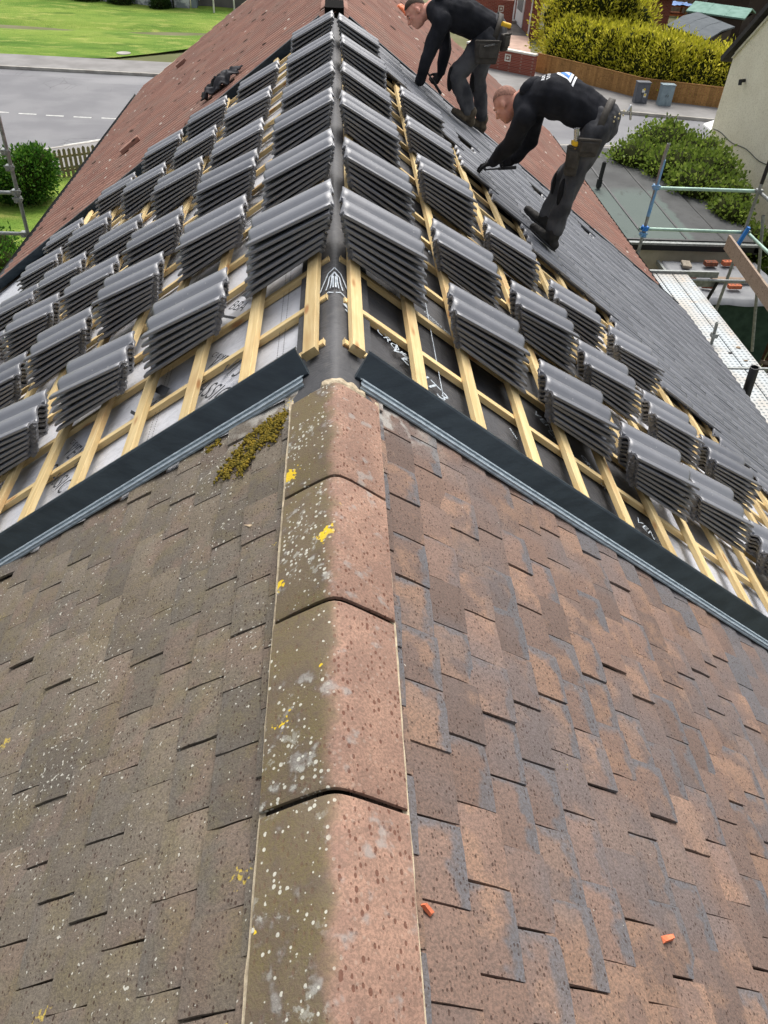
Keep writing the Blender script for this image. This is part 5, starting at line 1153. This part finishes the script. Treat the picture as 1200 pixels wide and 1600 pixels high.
def tool_belt(t, J, X, mat, side_pt, pouches):
    pel, ax, lat, dp = J['pel'], X['ax'], X['lat'], X['dp']; b = MB(); vs = []; fs = []; N = 36
    for i in range(N):
        a = 2 * pi * i / N; p = pel - ax * .03 + lat * .196 * cos(a) + dp * .166 * sin(a)
        vs += [p - ax * .025, p + ax * .025]
    fs = [(2 * i, (2 * i + 2) % (2 * N), (2 * i + 3) % (2 * N), 2 * i + 1) for i in range(N)]
    b.add(vs, fs, True); bl = b.obj('belt', mat, t); bl.modifiers.new('th', 'SOLIDIFY').thickness = .008
    for (c, w_, h_, d_, out) in pouches:
        out = out.normalized(); dn = V3(0, 0, -1); dn = (dn - out * dn.dot(out)).normalized(); wd = out.cross(dn); M = Matrix((wd, out, dn)).transposed().to_4x4(); M.translation = c
        b = MB(); b.add([(-w_ / 2, 0, 0), (w_ / 2, 0, 0), (w_ / 2, d_, .01), (-w_ / 2, d_, .01), (-w_ * .42, 0, h_), (w_ * .42, 0, h_), (w_ * .40, d_ * .8, h_ * .95), (-w_ * .40, d_ * .8, h_ * .95)], [(3, 2, 1, 0), (4, 5, 6, 7), (0, 1, 5, 4), (1, 2, 6, 5), (2, 3, 7, 6), (3, 0, 4, 7)], False, M)
        po = b.obj('pouch', mat, bl, None, .012); b = MB(); b.box((-w_ * .38, d_ * .8, h_ * .12), (w_ * .38, d_ * 1.12, h_ * .7), M); b.obj('pocket', mat, bl, None, .01)
        b = MB(); b.box((-w_ * .5, d_ * .9, .0), (w_ * .5, d_ * 1.02, .012), M); b.obj('rivet_strip', M_leather, bl)
    return bl
def hammer(name, label, grip, hdir, headdir, rake):
    """claw hammer: grip point, direction from grip to head, direction the face points"""
    t = thing(name, tuple(grip), label, 'hammer'); h = hdir.normalized(); f = (headdir - h * headdir.dot(h)).normalized(); s_ = h.cross(f)
    b = MB(); b.cap(grip - h * .10, grip + h * .06, .0145, .013); b.obj('handle', M_black, t)
    b = MB(); b.tube(grip + h * .06, grip + h * .21, .008, .007); hd = grip + h * .215
    b.cap(hd - f * .01, hd + f * .035, .012, .012); b.tube(hd + f * .035, hd + f * .055, .015, .015); b.obj('head', M_galv if not rake else M_black, t)
    b = MB()
    for q in (-1, 1):
        pr = hd - f * .01
        for k in range(5):
            a = k / 4; p = hd - f * (.015 + .075 * a) - h * (.045 * a * a) + s_ * q * (.004 + .007 * a); b.cap(pr, p, .0075 - .0012 * k, .0065 - .0012 * k); pr = p
    b.obj('claw', M_galv if not rake else M_black, t); return t
# worker bending beside the far verge, hammer in hand
J1 = dict(ankN=V3(1.33, 8.12, -.725), ankF=V3(1.53, 8.54, -.885), knN=V3(1.155, 8.17, -.40), knF=V3(1.42, 8.47, -.48), hipN=V3(1.42, 8.22, -.09), hipF=V3(1.47, 8.42, -.10), pel=V3(1.46, 8.32, -.05), spine=V3(1.20, 8.31, .06), neck=V3(.90, 8.29, .13), head=V3(.745, 8.27, .075),
    shN=V3(.97, 8.11, .04), shF=V3(.99, 8.48, .03), elN=V3(.86, 8.06, -.24), elF=V3(1.08, 8.52, -.25), wrN=V3(.80, 8.09, -.45), wrF=V3(1.05, 8.50, -.45), hdN=V3(-.8, .1, -.45), hdF=V3(-.55, -.1, -.75), hnN=V3(-.3, 0, -1), hnF=V3(-.6, -.5, .3), curlN=.55, curlF=1.35, kdir=V3(-1, -.1, .05), foot=V3(-.9, -.25, .58), arch=.0)
p1, X1 = person('person', 'worker in black hoodie with cropped dark hair bending beside the far verge, hammer in hand', J1, V3(-.80, -.28, -.62), 0, M_boot1, False)
tool_belt(p1, J1, X1, M_leather, None, [(V3(1.40, 8.10, -.08), .24, .20, .07, V3(.1, -1, .05)), (V3(1.56, 8.16, -.03), .10, .15, .05, V3(.7, -.8, 0))])
b = MB(); b.tube(V3(1.52, 8.10, .05), V3(1.60, 8.12, .03), .02); b.obj('tape_measure', M_yel, p1); b = MB(); b.bar(V3(1.36, 8.01, -.12), V3(1.46, 8.01, -.10), .008, .012); b.obj('buckle', M_chrome, p1)
hammer('claw_hammer', 'claw hammer with black head held by the worker beside the far verge', V3(.99, 8.44, -.535), V3(-.62, .1, .75), V3(.7, .2, .6), True)
# worker bending in the middle of the slope
J2 = dict(ankN=V3(1.75, 5.97, -1.045), ankF=V3(1.79, 6.42, -1.07), knN=V3(1.80, 6.00, -.69), knF=V3(1.86, 6.42, -.76), hipN=V3(1.93, 6.04, -.29), hipF=V3(2.02, 6.24, -.32), pel=V3(1.97, 6.14, -.24), spine=V3(1.70, 6.23, -.12), neck=V3(1.43, 6.34, -.13), head=V3(1.31, 6.41, -.215),
    shN=V3(1.42, 6.16, -.23), shF=V3(1.56, 6.50, -.24), elN=V3(1.36, 6.34, -.50), elF=V3(1.60, 6.64, -.52), wrN=V3(1.285, 6.53, -.68), wrF=V3(1.51, 6.72, -.70), hdN=V3(-.5, .55, -.35), hdF=V3(-.75, .25, -.5), hnN=V3(-.1, .1, -1), hnF=V3(-.5, -.6, .2), curlN=.6, curlF=1.35, kdir=V3(-1, -.2, .05), foot=V3(-.72, .45, .5), arch=.0)
p2, X2 = person('person', 'worker in black hoodie with white and blue back print, shaved head, bending in mid slope', J2, V3(-.62, .28, -.74), 0, M_boot2, True)
tool_belt(p2, J2, X2, M_leather, None, [(V3(1.86, 5.94, -.30), .17, .13, .06, V3(-.1, -1, .05)), (V3(1.78, 5.97, -.36), .11, .22, .06, V3(-.4, -1, 0))])
b = MB(); b.tube(V3(1.775, 5.93, -.43), V3(1.765, 5.93, -.33), .016, .018); b.box(V3(1.735, 5.905, -.35), V3(1.80, 5.95, -.325)); b.obj('tool_handle', M_yel, p2); b = MB(); b.tube(V3(1.765, 5.93, -.325), V3(1.752, 5.93, -.24), .019, .021); b.obj('tool_cap', M_chrome, p2)
b = MB()
for k in range(3):
    for j in range(2): b.ell(V3(2.03 + .032 * k, 5.985 + .008 * k, -.20 + .03 * j + .02 * k), (.007, .006, .007), None, 8, 5)
b.obj('belt_studs', plain('cream_stud', srgb(222, 206, 160), None, 10, .4, .4, 0), p2); b = MB(); b.cap(V3(2.14, 6.02, -.10), V3(2.165, 6.03, -.19), .008, .008); b.cap(V3(2.14, 6.02, -.10), V3(2.12, 6.0, -.13), .007, .007); b.obj('buckle', M_chrome, p2)
hammer('claw_hammer', 'claw hammer held low by the worker in mid slope', V3(1.44, 6.72, -.775), V3(-.35, .35, -.15), V3(-.1, -.2, -.9), True)
# print on the back of his hoodie: triangle emblem and two lines of lettering
def back_print(p, X, J, f, off, sx):
    c = J['pel'].lerp(J['neck'], f) + X['dp'] * (off if X['dp'].z > 0 else -off); n = X['dp'] if X['dp'].z > 0 else -X['dp']
    yv = X['ax']; xv = yv.cross(n).normalized(); M = Matrix((xv, yv, n)).transposed().to_4x4(); M.translation = c
    mw = plain('white_print_cloth', srgb(236, 238, 240), None, 20, .7, .2, 0); mb_ = plain('blue_print_cloth', srgb(60, 120, 200), srgb(90, 150, 214), 20, .7, .2, 0)
    tri = lambda a, h, z: [(-a / 2, 0, z), (a / 2, 0, z), (a * .12, h, z), (-a * .12, h, z)]
    hoodie = [o for o in p.children if o.name.startswith('hoodie')][0]
    def put(nm, vs, mat):
        b = MB(); vs2 = []; n_ = 2 if nm == 'print_stroke' else 8
        # subdivide the outline quad so that it can lie on the curved cloth
        a, b_, c_, d_ = [Vector(v) for v in vs]; fs = []
        for i in range(n_ + 1):
            for j in range(n_ + 1): u, w_ = i / n_, j / n_; vs2.append(a.lerp(b_, u).lerp(d_.lerp(c_, u), w_))
        for i in range(n_):
            for j in range(n_): q = i * (n_ + 1) + j; fs.append((q, q + n_ + 1, q + n_ + 2, q + 1))
        b.add(vs2, fs, True); me = b.mesh(nm); me.transform(M); drape(me, vs[0][2]); link(nm, me, mat, hoodie)
    hm = hoodie.data; from mathutils.bvhtree import BVHTree
    bvh = BVHTree.FromPolygons([v.co for v in hm.vertices], [tuple(q.vertices) for q in hm.polygons])
    def drape(me, z):
        for v in me.vertices:
            h = bvh.ray_cast(v.co + n * .4, -n, 1.0)
            if h[0] is not None: v.co = h[0] + n * (.003 + z)
    put('print_triangle', tri(.20, .12, 0), mw); put('print_triangle', [(-.07, .022, .0015), (.07, .022, .0015), (.015, .095, .0015), (-.015, .095, .0015)], mb_); put('print_triangle', [(-.035, .03, .003), (.02, .03, .003), (.012, .07, .003), (-.004, .07, .003)], mw)
    put('print_bar', [(-.115, -.028, 0), (.115, -.028, 0), (.108, -.012, 0), (-.108, -.012, 0)], mw)
    # two curved rows of small lettering, too small in the photograph to read: short strokes
    for row, yy in enumerate((.150, .182)):
        for i in range(7):
            x = -.105 + .03 * i; yb = yy + .012 * cos((i - 3) / 3 * 1.2); hgt = .02
            for (x0, y0, x1, y1) in ((0, 0, .006, hgt), (.006, hgt - .005, .018, hgt), (.013, .0, .018, hgt * (.55 if (i + row) % 2 else 1)), (.006, .007 * ((i + row) % 2), .016, .005 + .007 * ((i + row) % 2))): put('print_stroke', [(x + x0, yb + y0, 0), (x + x1, yb + y0, 0), (x + x1, yb + y1, 0), (x + x0, yb + y1, 0)], mw)
back_print(p2, X2, J2, .50, .16, 1)
# small things left on the red roof
b = MB(); vs = []; fs = []; NX, NY = 34, 22
for i in range(NX + 1):
    for j in range(NY + 1):
        x, y = i / NX, j / NY; p = Vector((x * 3.2, y * 2.4, 7))
        h = .05 + .12 * (1 - abs(noise.noise(p * 1.3))) * sin(pi * x) ** .5 * sin(pi * y) ** .5 + .03 * noise.noise(p * 4)
        vs.append(rp(-1, 1.08 + .6 * x + .04 * noise.noise(p * 2), 8.82 + .34 * y + .06 * noise.noise(p * 1.7 + Vector((3, 3, 3))), h))
for i in range(NX):
    for j in range(NY):
        x, y = i / NX - .5, j / NY - .5
        if x * x + y * y * .9 < .19 + .09 * noise.noise(Vector((x * 5, y * 5, 1))): a_ = i * (NY + 1) + j; fs.append((a_, a_ + 1, a_ + NY + 2, a_ + NY + 1))
b.add(vs, fs, True); ob = b.obj('jacket', plain('dark_jacket_cloth', srgb(56, 56, 60), srgb(38, 38, 42), 8, .7, .25, .4, 40)); ob.modifiers.new('th', 'SOLIDIFY').thickness = .012
tag(ob, 'crumpled dark jacket dropped on the red roof beside the left stacks', 'jacket')
b = MB(); b.box((-.13, -.08, 0), (.15, .08, .05)); o = b.obj('loose_red_tile', M_red, None, rm(-1, 2.95, 10.0, .05, .3), .006); tag(o, 'loose red tile lying across the left red slope', 'roof tile')
b = MB(); b.box((-.1, -.06, 0), (.1, .06, .05)); o = b.obj('loose_red_tile', M_red, None, rm(-1, 3.05, 14.6, .05, .2), .006); tag(o, 'loose tile higher up on the mossy left red slope', 'roof tile')
b = MB()
for i in range(8): b.ell(rp(1, 1.15 + .04 * i, 13.3 + U(-.07, .07), .07), (.06, .09, .05))
ob = organic('orange_bag', b, plain('orange_plastic', srgb(236, 140, 96), srgb(222, 116, 72), 8, .5, .3, .2), None, .012, 3, .012, 14); tag(ob, 'orange plastic bag on the red roof near the ridge', 'bag')
